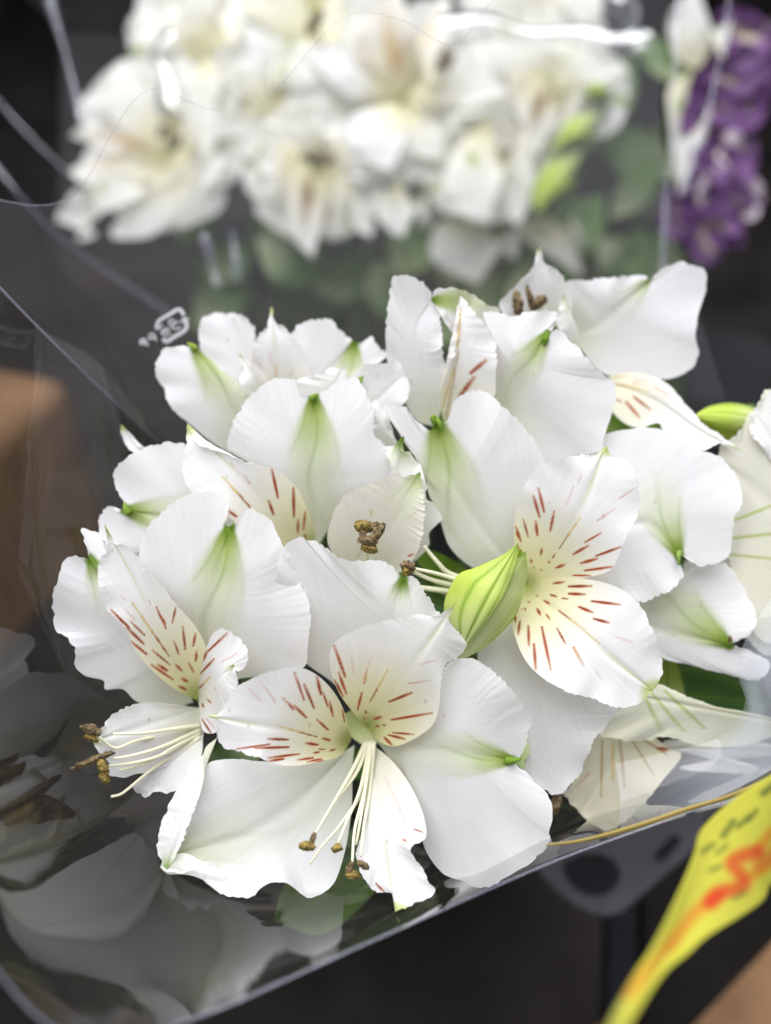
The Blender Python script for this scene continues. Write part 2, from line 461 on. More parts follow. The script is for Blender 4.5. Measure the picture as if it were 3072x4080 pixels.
def flower(label, crop, c, z, group=None, foot=FOOT, cat='flower', name='alstroemeria_flower'):
    q = cv(crop, [c])[0]
    o = thing(name, label, cat, P(q[0], q[1], z - 0.6), group)
    stem(o, P(q[0], q[1], z - 0.3), foot)
    return o
# ================================================================ front bouquet: the flowers one by one
# ---- F1: open flower at the front
F1 = flower('open white flower with long cream stamens hanging from its green throat', 'e', (840, 380), -1.6)
petal(F1, 'c', (1665, 1345), [(1630, 1200), (1570, 1090), (1480, 1005), (1380, 970), (1280, 985), (1170, 1025), (1080, 1075), (1035, 1140), (1000, 1200)], (925, 1222),
      [(1610, 1420), (1500, 1455), (1340, 1475), (1200, 1440), (1100, 1400), (1015, 1375), (985, 1310), (985, 1245)], (-1.3, 0.0, 0.75, 0.95, 1.0), (0, .1, .15, 0), (0, .1, .05, -.1), throat=1, inner=True,
      streaks=[(1375, 1000, 1425, 1140), (1425, 1060, 1475, 1180), (1490, 1020, 1510, 1110), (1520, 1100, 1545, 1170), (1555, 1150, 1572, 1222), (1620, 1190, 1632, 1250), (1660, 1200, 1666, 1240),
               (1340, 1150, 1372, 1190), (1375, 1170, 1435, 1228), (1490, 1240, 1548, 1292), (1290, 1272, 1490, 1328, 'm'), (1520, 1335, 1555, 1345), (1435, 1360, 1495, 1368), (1500, 1390, 1530, 1392),
               (1475, 1410, 1500, 1405), (1080, 1390, 1250, 1365), (1175, 1385, 1345, 1380), (1240, 1338, 1345, 1342), (1240, 1435, 1400, 1415), (1250, 1450, 1320, 1440), (1395, 1445, 1470, 1435),
               (1440, 1455, 1515, 1440), (1475, 1465, 1520, 1450), (1200, 1040, 1280, 1150, 'f'), (1555, 1400, 1585, 1390), (1140, 1080, 1210, 1150, 'ff'), (1310, 1125, 1335, 1150, 'o')])
petal(F1, 'd', (290, 1112), [(220, 1030), (165, 950), (130, 850), (132, 760), (190, 700), (300, 655), (420, 625), (520, 608), (600, 618)], (688, 556),
      [(330, 1160), (400, 1192), (480, 1170), (570, 1110), (605, 1040), (620, 910), (645, 825), (695, 802), (725, 742), (690, 685), (648, 640)], (-1.3, -0.2, 0.55, 0.85, 0.9), (0, .1, .1, .05, 0), (0, .1, 0, -.35, -.2), throat=1, inner=True,
      streaks=[(145, 745, 195, 885), (165, 865, 200, 960), (148, 900, 185, 970), (268, 955, 250, 1030), (290, 850, 280, 915, 'o'), (222, 790, 232, 870, 'ff'), (385, 850, 305, 995, 'm'), (285, 1035, 288, 1048),
               (325, 1072, 355, 1062), (330, 1104, 345, 1102), (360, 1098, 375, 1100), (390, 995, 490, 955, 'r'), (400, 1075, 580, 1045), (475, 915, 575, 900, 'f'), (525, 830, 600, 810, 'ff'),
               (405, 1132, 500, 1140), (385, 1142, 460, 1160), (370, 1155, 400, 1185), (275, 1068, 285, 1068), (310, 790, 285, 870, 'ff')])
petal(F1, 'e', (850, 400), [(842, 470), (838, 560), (828, 700), (806, 800), (830, 870), (870, 918), (930, 930), (985, 932), (984, 965)], (942, 993),
      [(920, 455), (975, 520), (1020, 600), (1047, 680), (1045, 740), (1000, 765), (1005, 800), (1040, 850), (1055, 890), (1078, 918), (1050, 950)], (-1.2, -0.3, 0.3, 0.6, 1.0), (0, .15, .2, .1), (0, .2, .3, .1), throat=0.4,
      streaks=[(1010, 705, 1038, 715), (968, 740, 980, 746), (875, 895, 905, 925), (905, 520, 990, 700, 'ff')], inner=True, ruffle=.1)
petal(F1, 'e', (800, 410), [(740, 450), (640, 462), (500, 468), (400, 462), (310, 466), (275, 490), (240, 600), (190, 740)], (150, 798),
      [(792, 500), (792, 600), (782, 700), (762, 800), (730, 890), (680, 935), (630, 943), (590, 915), (550, 890), (500, 900), (440, 943), (380, 937), (330, 930), (250, 850), (180, 857), (125, 838)],
      (-1.3, -0.5, -0.05, 0.3, 0.55), (0, -.1, -.1, 0, 0), (0, .1, .35, .5, .1), mid=[(600, 610), (400, 730)], green=0.35, glen=.8, ruffle=.09)
petal(F1, 'e', (320, 385), [(250, 470), (185, 560), (135, 650), (116, 730), (116, 795)], (142, 845),
      [(275, 430), (273, 530), (238, 650), (195, 760), (170, 815)], (-0.3, 0.35, 0.6, 0.7), (0, -.2, -.25, 0), (0, .15, .2, 0), green=.5, glen=.15, ruffle=.03, name='petal_fold')
petal(F1, 'e', (120, 838), [(140, 800), (175, 792), (215, 790), (270, 815), (330, 850)], (365, 895), [(150, 862), (200, 856), (250, 848), (290, 890), (330, 935), (362, 915)],
      (0.6, 0.75, 0.75, 0.6), (0, -.1, 0), (0, .05, 0), ruffle=.03, name='petal_fold')
petal(F1, 'e', (880, 400), [(960, 345), (1060, 335), (1100, 200), (1130, 122), (1220, 112), (1290, 160), (1350, 210), (1400, 290), (1415, 345), (1385, 440)], (1352, 464),
      [(930, 470), (990, 560), (1010, 640), (1035, 740), (1060, 800), (1110, 860), (1170, 885), (1260, 905), (1400, 830), (1470, 760), (1490, 680), (1480, 600), (1420, 530), (1378, 492)],
      (-1.3, -0.5, 0.1, 0.3, 0.25), (0, 0, .25, .3, 0), (0, -.1, .1, 0), green=1, glen=.6, gdir=(1050, 430))
tube('petal_tip', pz3('e', [(1335, 466), (1358, 464), (1382, 458)], [.3, .42, .45]), [.0009, .0006, .0002], M_GREEN, F1, (.2, .34, .04), 10, 8)
petal(F1, 'd', (290, 1080), [(150, 920), (0, 800), (-100, 600), (-110, 450), (-75, 310), (0, 268), (100, 310), (200, 366), (330, 374), (390, 392)], (452, 452),
      [(400, 1000), (560, 760), (625, 640), (600, 590), (550, 520), (515, 465), (485, 437)], (-1.5, -1.0, -0.35, 0.1, 0.15), (0, .1, .2, .1), (0, -.1, 0.1, .1), green=.9, glen=.16, ruffle=.08)
for pts, zs, hd in [([(845, 400), (810, 500), (735, 605), (690, 680), (650, 735)], (-.9, .2, .9), [(634, 768, 1.0, 1, .25, 3.4, 2.2, 1), (657, 735, .95, .3, -1, 2.2, 1.4, 0)]),
                    ([(850, 400), (832, 560), (750, 690), (690, 760), (645, 825)], (-.9, .3, .8), []),
                    ([(855, 400), (822, 560), (772, 680), (742, 755)], (-.9, .2, .6), [(739, 774, .65, 1, -.2, 2.3, 2.0, 1)]),
                    ([(860, 400), (838, 560), (802, 700), (792, 825)], (-.9, .2, .8), [(786, 838, .9, -.3, 1, 3.0, 1.7, 0), (793, 868, .92, 1, .2, 3.0, 1.9, 1)]),
                    ([(868, 400), (852, 580), (832, 700), (822, 800)], (-.9, .2, .8), [(828, 832, .9, .8, .7, 2.8, 1.7, 0)]),
                    ([(840, 400), (792, 500), (722, 620), (672, 705)], (-.9, .1, .7), []),
                    ([(862, 395), (846, 500), (826, 640), (805, 760)], (-1, .0, .5), [])]:
    stamen(F1, 'e', pts, zs, heads=hd)
petal(F1, 'd', (290, 1200), [(200, 1130), (180, 1060)], (270, 1015), [(410, 1130), (370, 1060)], (-1.45, -1.6, -1.5), colr=(.50, .56, .22), serr=0, ruffle=0, name='throat')
# ---- F2: flower at the left
F2 = flower('white flower whose brown-tipped stamens point out sideways over the clear film', 'c', (890, 1130), -1.5)
petal(F2, 'c', (880, 1140), [(790, 1100), (660, 1000), (560, 880), (510, 770), (420, 680), (380, 600), (372, 500), (388, 420), (420, 370)], (406, 240),
      [(935, 960), (920, 860), (860, 750), (760, 640), (660, 510), (570, 395), (500, 338), (455, 330)], (-1.3, -0.4, 0.1, 0.3, 0.4), (0, .15, .15, .1), (0, .25, .2, .05), throat=1, inner=True,
      streaks=[(440, 680, 530, 770), (490, 605, 510, 630, 'f'), (520, 770, 605, 852), (505, 670, 560, 730, 'f'), (540, 740, 612, 810), (545, 640, 735, 915, 'm'), (540, 840, 620, 905), (630, 620, 640, 650, 'f'),
               (670, 665, 720, 775), (770, 665, 752, 745), (805, 765, 818, 880), (760, 840, 785, 905), (870, 800, 858, 865), (875, 890, 872, 940), (770, 960, 800, 990), (835, 950, 860, 995), (650, 885, 740, 960),
               (645, 960, 755, 1035), (680, 960, 725, 990), (800, 1030, 830, 1045), (785, 1070, 820, 1085), (700, 720, 715, 750), (400, 560, 440, 620, 'ff')])
petal(F2, 'c', (890, 1120), [(830, 960), (720, 700), (620, 500), (580, 400), (600, 310), (650, 230), (740, 150), (830, 90), (950, 78), (1020, 110), (1032, 170), (1015, 235)], (1044, 256),
      [(1100, 1030), (1300, 1020), (1425, 970), (1442, 880), (1455, 720), (1430, 600), (1380, 480), (1330, 370), (1270, 250), (1230, 200), (1150, 160), (1085, 205)],
      (-1.4, -0.9, -0.4, -0.3, -0.35), (0, .1, .15, .05), (0, .25, .3, .15), mid=[(930, 800), (985, 520)], green=1, glen=.62, gdir=(965, 640))
petal(F2, 'c', (860, 1150), [(640, 850), (520, 600), (440, 420), (405, 335), (375, 296), (320, 265), (287, 270), (300, 340), (322, 405)], (334, 424),
      [(720, 1190), (575, 1150), (500, 1085), (410, 1085), (400, 1040), (310, 1015), (250, 960), (255, 880), (220, 830), (160, 790), (148, 700), (140, 620), (160, 540), (200, 425), (245, 405), (300, 412)],
      (-1.6, -0.9, -0.6, -0.4, -0.4), (0, -.1, 0, 0), (0, 0, .1, .1), mid=[(600, 860), (420, 600)], green=.8, glen=.25, ruffle=.1)
petal(F2, 'c', (885, 1120), [(895, 1000), (930, 860), (960, 800), (1000, 775), (1060, 795), (1125, 870), (1140, 930), (1100, 990)], (1062, 965),
      [(890, 1180), (905, 1290), (960, 1310), (1005, 1270), (1030, 1170), (1085, 1060), (1085, 1000)], (-1.2, -0.4, 0.1, 0.25), (0, .2, .2, 0), (0, .1, .1, 0), throat=.3, green=.5, glen=.2,
      streaks=[(1030, 800, 935, 890), (965, 930, 895, 1005), (930, 890, 905, 940), (1085, 900, 1005, 945, 'f'), (945, 1020, 880, 1090, 'm'), (930, 1135, 950, 1155), (905, 1160, 910, 1175), (905, 1240, 950, 1310), (925, 1235, 970, 1285, 'f')])
petal(F2, 'c', (900, 1180), [(800, 1168), (650, 1150), (560, 1156), (450, 1210), (385, 1290)], (345, 1352), [(905, 1350), (800, 1440), (660, 1500), (520, 1535), (430, 1512), (440, 1470), (385, 1420)],
      (-1.3, -0.4, 0.1, 0.3), (0, .1, .1, 0), (0, -.1, 0, 0), green=.3, glen=.2)
petal(F2, 'c', (900, 1200), [(800, 1400), (660, 1490), (565, 1570), (575, 1610)], (615, 1640), [(905, 1400), (860, 1500), (800, 1575), (720, 1612), (650, 1612)], (-1.3, -0.7, -0.3, -.2), (0, 0, .1, 0), (0, .1, .1, 0))
for pts, zs, hd in [([(895, 1270), (740, 1290), (600, 1308), (450, 1312)], (-.9, .1, .5), []), ([(895, 1280), (700, 1320), (560, 1350), (460, 1385), (380, 1330)], (-.9, .2, .5), [(335, 1295, .7, 1, .45, 4.2, 2.4, 0), (335, 1335, .7, 1, .5, 3.0, 1.7, 1)]),
                    ([(895, 1290), (720, 1370), (560, 1420), (440, 1440)], (-.9, .2, .6), [(345, 1452, .75, 1, -.38, 9.0, 1.7, 0)]),
                    ([(895, 1300), (740, 1400), (600, 1450), (410, 1480)], (-.9, .1, .55), [(396, 1480, .7, .3, 1, 3.6, 2.6, 1), (402, 1540, .7, .4, .5, 2.6, 2.2, 1)]),
                    ([(890, 1330), (760, 1420), (640, 1500), (530, 1590), (485, 1622), (440, 1632)], (-.8, .1, .4), []), ([(895, 1310), (760, 1380), (620, 1460), (480, 1500)], (-.9, 0, .4), [])]:
    stamen(F2, 'c', pts, zs, heads=hd)
# ---- F3: flower behind the left one
F3 = flower('white flower with a clump of brown anthers against its cream petal', 'a', (1030, 1400), -2.6)
petal(F3, 'a', (1020, 1420), [(960, 1250), (860, 1080), (720, 1010), (620, 950), (612, 880), (680, 720), (760, 640), (850, 605), (920, 612), (962, 670)], (1012, 688),
      [(1100, 1300), (1250, 1150), (1400, 1085), (1425, 1030), (1350, 930), (1300, 860), (1290, 740), (1265, 680), (1220, 612), (1130, 612), (1065, 652)], (-2.2, -1.5, -1.1, -1.0, -1.0), (0, .1, .15, 0), (0, .1, .15, 0),
      green=1, glen=.72)
tube('petal_tip', pz3('a', [(1005, 700), (1016, 688), (1027, 676)], [-.95, -.9, -.9]), [.0008, .0006, .0002], M_GREEN, F3, (.2, .34, .04), 10, 8)
petal(F3, 'a', (1010, 1420), [(880, 1400), (720, 1330), (560, 1230), (430, 1145), (388, 1060), (388, 985), (405, 915)], (412, 815), [(1015, 1330), (980, 1220), (930, 1120), (850, 1050), (760, 1020), (640, 985), (540, 940), (470, 915)],
      (-2.2, -1.2, -0.75, -0.7, -0.7), (0, .1, .1, 0), (0, .15, .15, 0), throat=.9, inner=True,
      streaks=[(812, 1030, 842, 1170), (915, 1125, 918, 1260), (972, 1235, 962, 1320), (938, 1275, 936, 1335), (798, 1185, 820, 1248), (680, 1060, 712, 1105, 'f'), (615, 1000, 635, 1025, 'ff'), (580, 1070, 710, 1215, 'm'),
               (605, 1230, 650, 1262), (585, 1295, 605, 1305), (970, 1345, 972, 1360)])
petal(F3, 'k', (260, 1160), [(100, 1010), (10, 850), (40, 680), (130, 510), (250, 460), (380, 395), (500, 350), (600, 372)], (692, 332), [(500, 1100), (620, 1000), (690, 880), (722, 700), (716, 550), (708, 420)],
      (-2.2, -1.2, -0.6, -0.4), (0, .25, .3, 0), (0, .2, .3, 0), green=.55, glen=.4, colr=(.85, .83, .77), streaks=[(335, 610, 330, 660, 'y'), (680, 615, 610, 670, 'ff'), (640, 940, 605, 955), (265, 890, 225, 980, 'ff')])  # last streak paints the anther clump's shadow into the petal colour
petal(F3, 'k', (400, 1150), [(400, 800), (450, 500), (470, 300), (435, 170), (450, 150), (520, 115)], (578, 66), [(640, 1000), (755, 880), (760, 780), (845, 690), (845, 640), (800, 580), (745, 520), (750, 440), (695, 295), (625, 195), (560, 180), (552, 150)],
      (-2.3, -1.4, -0.85, -0.8), (0, 0, 0, 0), (0, .15, .2, .1), green=1, glen=.18, ruffle=.1)
petal(F3, 'a', (900, 1400), [(700, 1200), (470, 1020), (410, 920), (300, 915), (200, 935), (100, 1000), (65, 1080), (90, 1150), (118, 1205)], (122, 1228), [(700, 1480), (450, 1480), (150, 1450), (10, 1370), (-8, 1270), (30, 1203), (80, 1235)],
      (-2.2, -1.5, -1.2, -1.1), (0, .1, .1, 0), (0, 0, 0, 0), green=.9, glen=.4, gdir=(330, 1270))
tube('petal_tip', pz3('a', [(128, 1240), (118, 1215), (116, 1190)], [-1.05, -1.0, -1.0]), [.0009, .0006, .0002], M_GREEN, F3, (.25, .38, .05), 10, 8)
petal(F3, 'a', (500, 1250), [(230, 1010), (140, 950), (105, 880)], (94, 822), [(350, 1010), (195, 930), (130, 860)], (-2.4, -1.9, -1.8), inner=True)
for h in [(270, 752, -.2, 1, .2, 4.2, 3.2, 1), (362, 742, -.25, 1, -.3, 3.2, 2.0, 0), (378, 800, -.15, .6, -.8, 5.5, 2.6, 0), (275, 830, -.1, .4, 1, 4.0, 2.0, 0), (300, 852, -.05, 1, .2, 4.2, 2.0, 0), (315, 908, -.15, 1, .3, 3.8, 2.6, 1)]:
    head(F3, 'k', *h)
stamen(F3, 'k', [(290, 1120), (300, 1000), (310, 860)], (-1.8, -.8, -.3))
# ---- F4: at the back left
F4 = flower('white flower beside the recycling mark with a narrow upright petal', 'a', (820, 860), -3.4)
petal(F4, 'a', (750, 1010), [(620, 960), (520, 900), (400, 800), (330, 740), (290, 640), (258, 570), (275, 500), (320, 458), (400, 456)], (442, 452), [(790, 870), (720, 720), (620, 610), (540, 540), (485, 470)],
      (-3.0, -2.4, -2.1, -2.1), (0, .1, .1, 0), (0, -.2, -.2, 0), mid=[(640, 760), (560, 620)], green=.85, glen=.75, gdir=(600, 660))
tube('petal_tip', pz3('a', [(450, 462), (432, 448), (412, 438)], [-2.05, -2.0, -2.0]), [.0008, .0006, .0002], M_GREEN, F4, (.3, .42, .06), 10, 8)
petal(F4, 'a', (780, 920), [(600, 700), (500, 560), (465, 440), (478, 330), (540, 300)], (625, 293), [(800, 800), (760, 600), (738, 400), (705, 335), (670, 305)], (-3.2, -2.9, -2.8, -2.8), (0, .1, .1, 0), (0, .1, .1, 0))
petal(F4, 'a', (860, 820), [(740, 690), (698, 570), (722, 470), (752, 390), (788, 352)], (812, 262), [(960, 730), (1002, 610), (965, 500), (920, 420), (872, 362), (836, 348)], (-3.2, -2.5, -2.2, -2.3), (0, .15, .2, 0), (0, .15, .2, 0), throat=.5, inner=True,
      streaks=[(725, 500, 770, 560, 'f'), (915, 565, 895, 600, 'ff'), (832, 540, 835, 605, 'y'), (800, 480, 815, 540, 'ff')])
petal(F4, 'a', (830, 740), [(720, 690), (670, 620), (668, 550)], (656, 483), [(790, 610), (740, 560), (690, 522)], (-2.9, -2.0, -1.9), (0, .1, 0), (0, .1, 0), inner=True)
petal(F4, 'a', (860, 840), [(900, 620), (908, 390), (960, 335), (1030, 320), (1080, 318), (1130, 368), (1180, 412)], (1206, 432), [(1000, 770), (1150, 660), (1260, 560), (1358, 500), (1320, 450), (1282, 400), (1240, 430)], (-3.2, -2.6, -2.5, -2.5), (0, .1, .1, 0), (0, .1, .1, 0), green=1, glen=.5, gdir=(1180, 560))
# ---- small flower between F4 and F5
F4B = flower('half hidden white flower squeezed between the rear left flower and the tall one', 'a', (1200, 900), -2.6)
petal(F4B, 'a', (1170, 840), [(1150, 690), (1212, 575), (1300, 537), (1400, 525)], (1442, 582), [(1300, 780), (1400, 765), (1455, 700), (1462, 640)], (-2.4, -1.9, -1.7, -1.7), (0, .1, .1), (0, .1, .1))
petal(F4B, 'a', (1050, 800), [(900, 700), (935, 615), (1000, 590), (1080, 560)], (1150, 545), [(1190, 760), (1172, 605)], (-2.2, -1.8, -1.7))
petal(F4B, 'a', (1200, 700), [(1200, 650), (1202, 612)], (1250, 590), [(1228, 640), (1244, 615)], (-1.9, -1.62, -1.6), colr=(.22, .34, .05), serr=0, ruffle=0)
petal(F4B, 'a', (1360, 1020), [(1290, 870), (1290, 730)], (1320, 698), [(1450, 1010), (1395, 880), (1365, 780)], (-2.0, -1.5, -1.4), ruffle=.1)
# ---- F5: the tall one in the middle at the back
F5 = flower('tall white flower with a curled green petal tip and two bold red dashes', 'j', (470, 1080), -2.5)
petal(F5, 'j', (400, 1080), [(280, 1050), (205, 950), (150, 780), (70, 640), (65, 420), (88, 250), (100, 115), (150, 85), (250, 92), (335, 145)], (372, 236), [(440, 900), (455, 720), (440, 580), (430, 430), (420, 320)],
      (-2.4, -1.9, -1.6, -1.6), (0, .1, .15, .1), (0, .2, .1, 0), mid=[(300, 800), (270, 450)])
petal(F5, 'j', (450, 1070), [(425, 920), (450, 780), (510, 620), (545, 450), (543, 300)], (560, 212), [(600, 1010), (770, 910), (792, 720), (785, 550), (735, 420), (640, 310)], (-2.3, -1.6, -1.3, -1.3), (0, .05, .1, 0), (0, .25, .25, 0), throat=.5,
      streaks=[(728, 642, 625, 727), (648, 755, 555, 878), (545, 580, 465, 1010, 'b'), (510, 690, 440, 960, 'y'), (560, 300, 535, 560, 'y')], sw=7)
petal(F5, 'j', (720, 720), [(580, 430), (520, 395), (435, 290)], (362, 242), [(820, 340), (720, 265), (620, 205), (530, 160), (440, 160), (385, 185)], (-2.3, -1.9, -1.55, -1.5), (0, .05, 0), (0, .1, .1), green=1, glen=.9, gdir=(560, 250))
petal(F5, 'j', (800, 1060), [(785, 830), (792, 660), (765, 470), (710, 335), (810, 325), (940, 347), (1000, 320), (1180, 312), (1195, 370), (1160, 440)], (1132, 462),
      [(920, 1260), (1130, 1340), (1300, 1280), (1480, 1250), (1512, 1150), (1580, 950), (1585, 800), (1450, 690), (1360, 580), (1290, 510), (1215, 440)], (-2.3, -1.7, -1.25, -1.1, -1.05), (0, -.1, 0, 0), (0, .1, .1, 0), mid=[(960, 800)], green=1, glen=.62, gdir=(960, 720))
tube('petal_tip', pz3('j', [(1110, 540), (1125, 500), (1132, 458)], [-1.05, -1.0, -.95]), [.0003, .0007, .0003], M_GREEN, F5, (.2, .34, .04), 10, 8)
# ---- F6: at the back right
F6 = flower('white flower with a broad squarish petal and three dark anthers in its cup', 'b', (800, 470), -3.5)
petal(F6, 'b', (720, 440), [(570, 400), (518, 335), (560, 280), (620, 220), (662, 180)], (686, 82), [(810, 390), (828, 300), (800, 235), (755, 185), (712, 165)], (-3.4, -2.9, -2.7, -2.7), (0, .3, .2, 0), (0, .3, .2, 0), inner=True)
for h in [(592, 330, -2.4, .15, 1, 5.6, 3.2, 0), (645, 308, -2.35, .3, 1, 6.2, 1.9, 0), (690, 330, -2.35, -.8, .6, 4.4, 3.0, 0)]:
    head(F6, 'b', *h)
petal(F6, 'b', (830, 470), [(800, 340), (800, 240), (900, 226), (1050, 215), (1125, 212)], (1150, 232), [(870, 530), (930, 605), (1000, 638), (1130, 642), (1240, 645), (1330, 600), (1356, 540), (1342, 460), (1372, 350), (1392, 250), (1380, 180), (1312, 172), (1290, 154), (1210, 185), (1172, 215)],
      (-3.3, -2.9, -2.7, -2.7), (0, .05, 0, 0), (0, .1, .1, 0), mid=[(960, 400)], green=.5, glen=.5)
petal(F6, 'b', (950, 650), [(1050, 622), (1150, 632), (1230, 668), (1300, 740), (1370, 830), (1450, 878)], (1545, 950), [(975, 740), (1005, 795), (1060, 840), (1120, 852), (1190, 832), (1220, 872), (1300, 940), (1380, 952), (1445, 922)],
      (-2.8, -2.3, -1.9, -1.5), (0, -.1, -.1, 0), (0, 0, .1, 0), mid=[(1180, 740), (1360, 860)], throat=.6, inner=True,
      streaks=[(1090, 648, 1180, 655, 'f'), (1085, 662, 1160, 675, 'f'), (1175, 680, 1240, 720, 'f'), (1010, 670, 1060, 678, 'o'), (1085, 720, 1155, 775), (1055, 745, 1110, 808), (1010, 730, 1035, 745), (1040, 672, 1150, 700, 'y'), (1005, 640, 1060, 632, 'f')])
petal(F6, 'j', (1340, 600), [(1235, 480), (1190, 365), (1212, 295)], (1243, 203), [(1345, 470), (1300, 340), (1262, 262)], (-2.6, -2.2, -2.2), green=.5, glen=.4)
# ---- F7: the big one at the right centre
F7 = flower('large white flower right of the green bud, two broad streaked petals spread open', 'd', (985, 470), -1.9)
petal(F7, 'd', (985, 470), [(950, 400), (943, 290), (945, 180), (965, 90), (1000, 20), (1066, -50), (1200, -92), (1300, -102)], (1350, -140), [(1150, 455), (1290, 440), (1380, 400), (1435, 275), (1485, 170), (1495, 60), (1470, -30), (1420, -75), (1375, -92)],
      (-1.5, -0.7, -0.15, 0.0, 0.0), (0, .1, .1, 0), (0, .15, .1, 0), mid=[(1130, 330), (1250, 110)], throat=1, inner=True,
      streaks=[(1050, 50, 1075, 155), (1028, 85, 1055, 178), (982, 185, 1005, 265), (1038, 198, 1045, 258), (950, 220, 972, 285), (950, 250, 965, 270), (1120, 150, 1102, 240), (1235, 180, 1140, 318, 'm'), (1205, 40, 1175, 125, 'ff'), (1325, 250, 1255, 290),
               (1270, 305, 1205, 342), (1065, 318, 1060, 345), (1415, 310, 1305, 350), (1310, 362, 1238, 382), (1375, 398, 1255, 415), (1205, 436, 1280, 437), (1125, 340, 1112, 360), (1095, 375, 1100, 380), (1165, 388, 1128, 403), (1015, 365, 1020, 380),
               (1028, 400, 1032, 402), (1060, 412, 1065, 412), (1390, 140, 1310, 195, 'f'), (1490, 42, 1410, 95, 'f'), (960, 310, 965, 340), (1240, -10, 1225, 30, 'ff')])
petal(F7, 'd', (985, 480), [(940, 570), (936, 660), (975, 780), (1040, 865), (1160, 940), (1290, 985), (1390, 1018), (1490, 1005)], (1556, 948), [(1080, 450), (1200, 446), (1330, 465), (1430, 505), (1500, 570), (1560, 690), (1596, 830), (1586, 905)],
      (-1.5, -0.4, 0.15, 0.3, 0.3), (0, .15, .1, 0), (0, .1, .1, 0), throat=1, inner=True,
      streaks=[(1115, 472, 1165, 465), (1185, 485, 1285, 483), (1185, 517, 1255, 520), (1105, 522, 1130, 530), (1155, 537, 1180, 540), (1285, 550, 1410, 565), (1228, 575, 1290, 600), (1295, 628, 1360, 645), (1075, 548, 1100, 562), (1045, 585, 1058, 610),
               (1085, 608, 1100, 630), (1250, 675, 1140, 592, 'm'), (1250, 675, 1320, 740, 'y'), (1132, 670, 1170, 738), (1065, 665, 1105, 855), (1005, 660, 1008, 745), (1030, 740, 1038, 850), (968, 640, 960, 695), (945, 610, 948, 640), (1205, 755, 1250, 835, 'o'),
               (1300, 850, 1325, 890, 'ff'), (1395, 708, 1465, 732, 'ff'), (990, 580, 992, 592), (1005, 552, 1010, 556), (1040, 527, 1045, 528), (975, 583, 977, 585)])
petal(F7, 'j', (978, 2106), [(700, 2050), (500, 1900), (420, 1700), (340, 1500), (300, 1350), (210, 1170), (115, 1045), (45, 960), (100, 945), (200, 960), (260, 1035), (330, 1098), (362, 1102)], (395, 1035),
      [(1010, 1900), (1010, 1700), (1085, 1500), (1132, 1370), (1080, 1230), (1000, 1110), (900, 1010), (820, 940), (770, 882), (650, 850), (560, 880), (505, 920), (462, 1050)], (-1.8, -1.4, -1.2, -1.1, -1.05), (0, -.05, 0, 0), (0, .1, .2, 0),
      mid=[(700, 1750), (480, 1400)], green=1.05, glen=.62, gdir=(450, 1300))
for pp in ([(388, 1075), (372, 1020), (392, 1016)], [(392, 1020), (412, 1050), (430, 1100)]):
    tube('petal_tip', pz3('j', pp, [-1.0, -.95, -.95]), [.0003, .0006, .0003], M_GREEN, F7, (.2, .34, .04), 10, 8)
petal(F7, 'i', (-553, 1518), [(-200, 900), (-20, 520), (20, 430), (200, 385), (450, 390), (700, 540), (860, 580), (960, 700), (1025, 850), (1020, 960), (962, 1040), (952, 1200), (925, 1340), (800, 1380), (720, 1393), (640, 1345)], (565, 1312),
      [(-300, 1570), (0, 1560), (250, 1640), (340, 1646), (450, 1592), (550, 1530), (590, 1440), (548, 1360)], (-2.0, -1.5, -1.2, -1.05, -1.0), (0, -.1, -.1, 0), (0, .1, .2, 0), mid=[(0, 1200), (330, 1080)], green=1, glen=.45, gdir=(420, 950))
tube('petal_tip', pz3('i', [(565, 1290), (560, 1330), (562, 1385)], [-.95, -.85, -.85]), [.0006, .0005, .0002], M_GREEN, F7, (.25, .38, .08), 10, 8)
petal(F7, 'e', (1387, -139), [(1280, 0), (1230, 110), (1300, 300), (1360, 450), (1392, 510), (1440, 555)], (1490, 586), [(1450, 0), (1530, 140), (1640, 225), (1722, 275), (1665, 360), (1635, 400), (1592, 498), (1562, 540), (1535, 574)], (-1.8, -1.2, -.85, -.7), (0, 0, 0, 0), (0, .15, .15, 0),
      streaks=[(1392, 330, 1388, 470, 'G')], green=.0)
petal(F7, 'e', (1395, 380), [(1375, 410), (1365, 420), (1362, 470)], (1380, 500), [(1412, 420), (1408, 450), (1398, 480)], (-.8, -.6, -.55), colr=(.50, .62, .28), ruffle=.02)
stamen(F7, 'k', [(1100, 1180), (960, 1130), (800, 1080), (640, 1045)], (-1.2, -.6, -.3), .0005, heads=[(598, 1040, -.25, 1, .5, 3.4, 2.6, 0), (580, 1062, -.25, .3, 1, 2.8, 2.2, 1)])
stamen(F7, 'k', [(1100, 1200), (940, 1170), (780, 1130), (640, 1070)], (-1.2, -.65, -.4), .0006)
stamen(F7, 'k', [(1090, 1220), (920, 1215), (800, 1200), (690, 1185)], (-1.2, -.7, -.6), .0008)
stamen(F7, 'k', [(1050, 1140), (900, 1080), (820, 1000), (720, 880)], (-1.3, -.9, -.8), .0006)
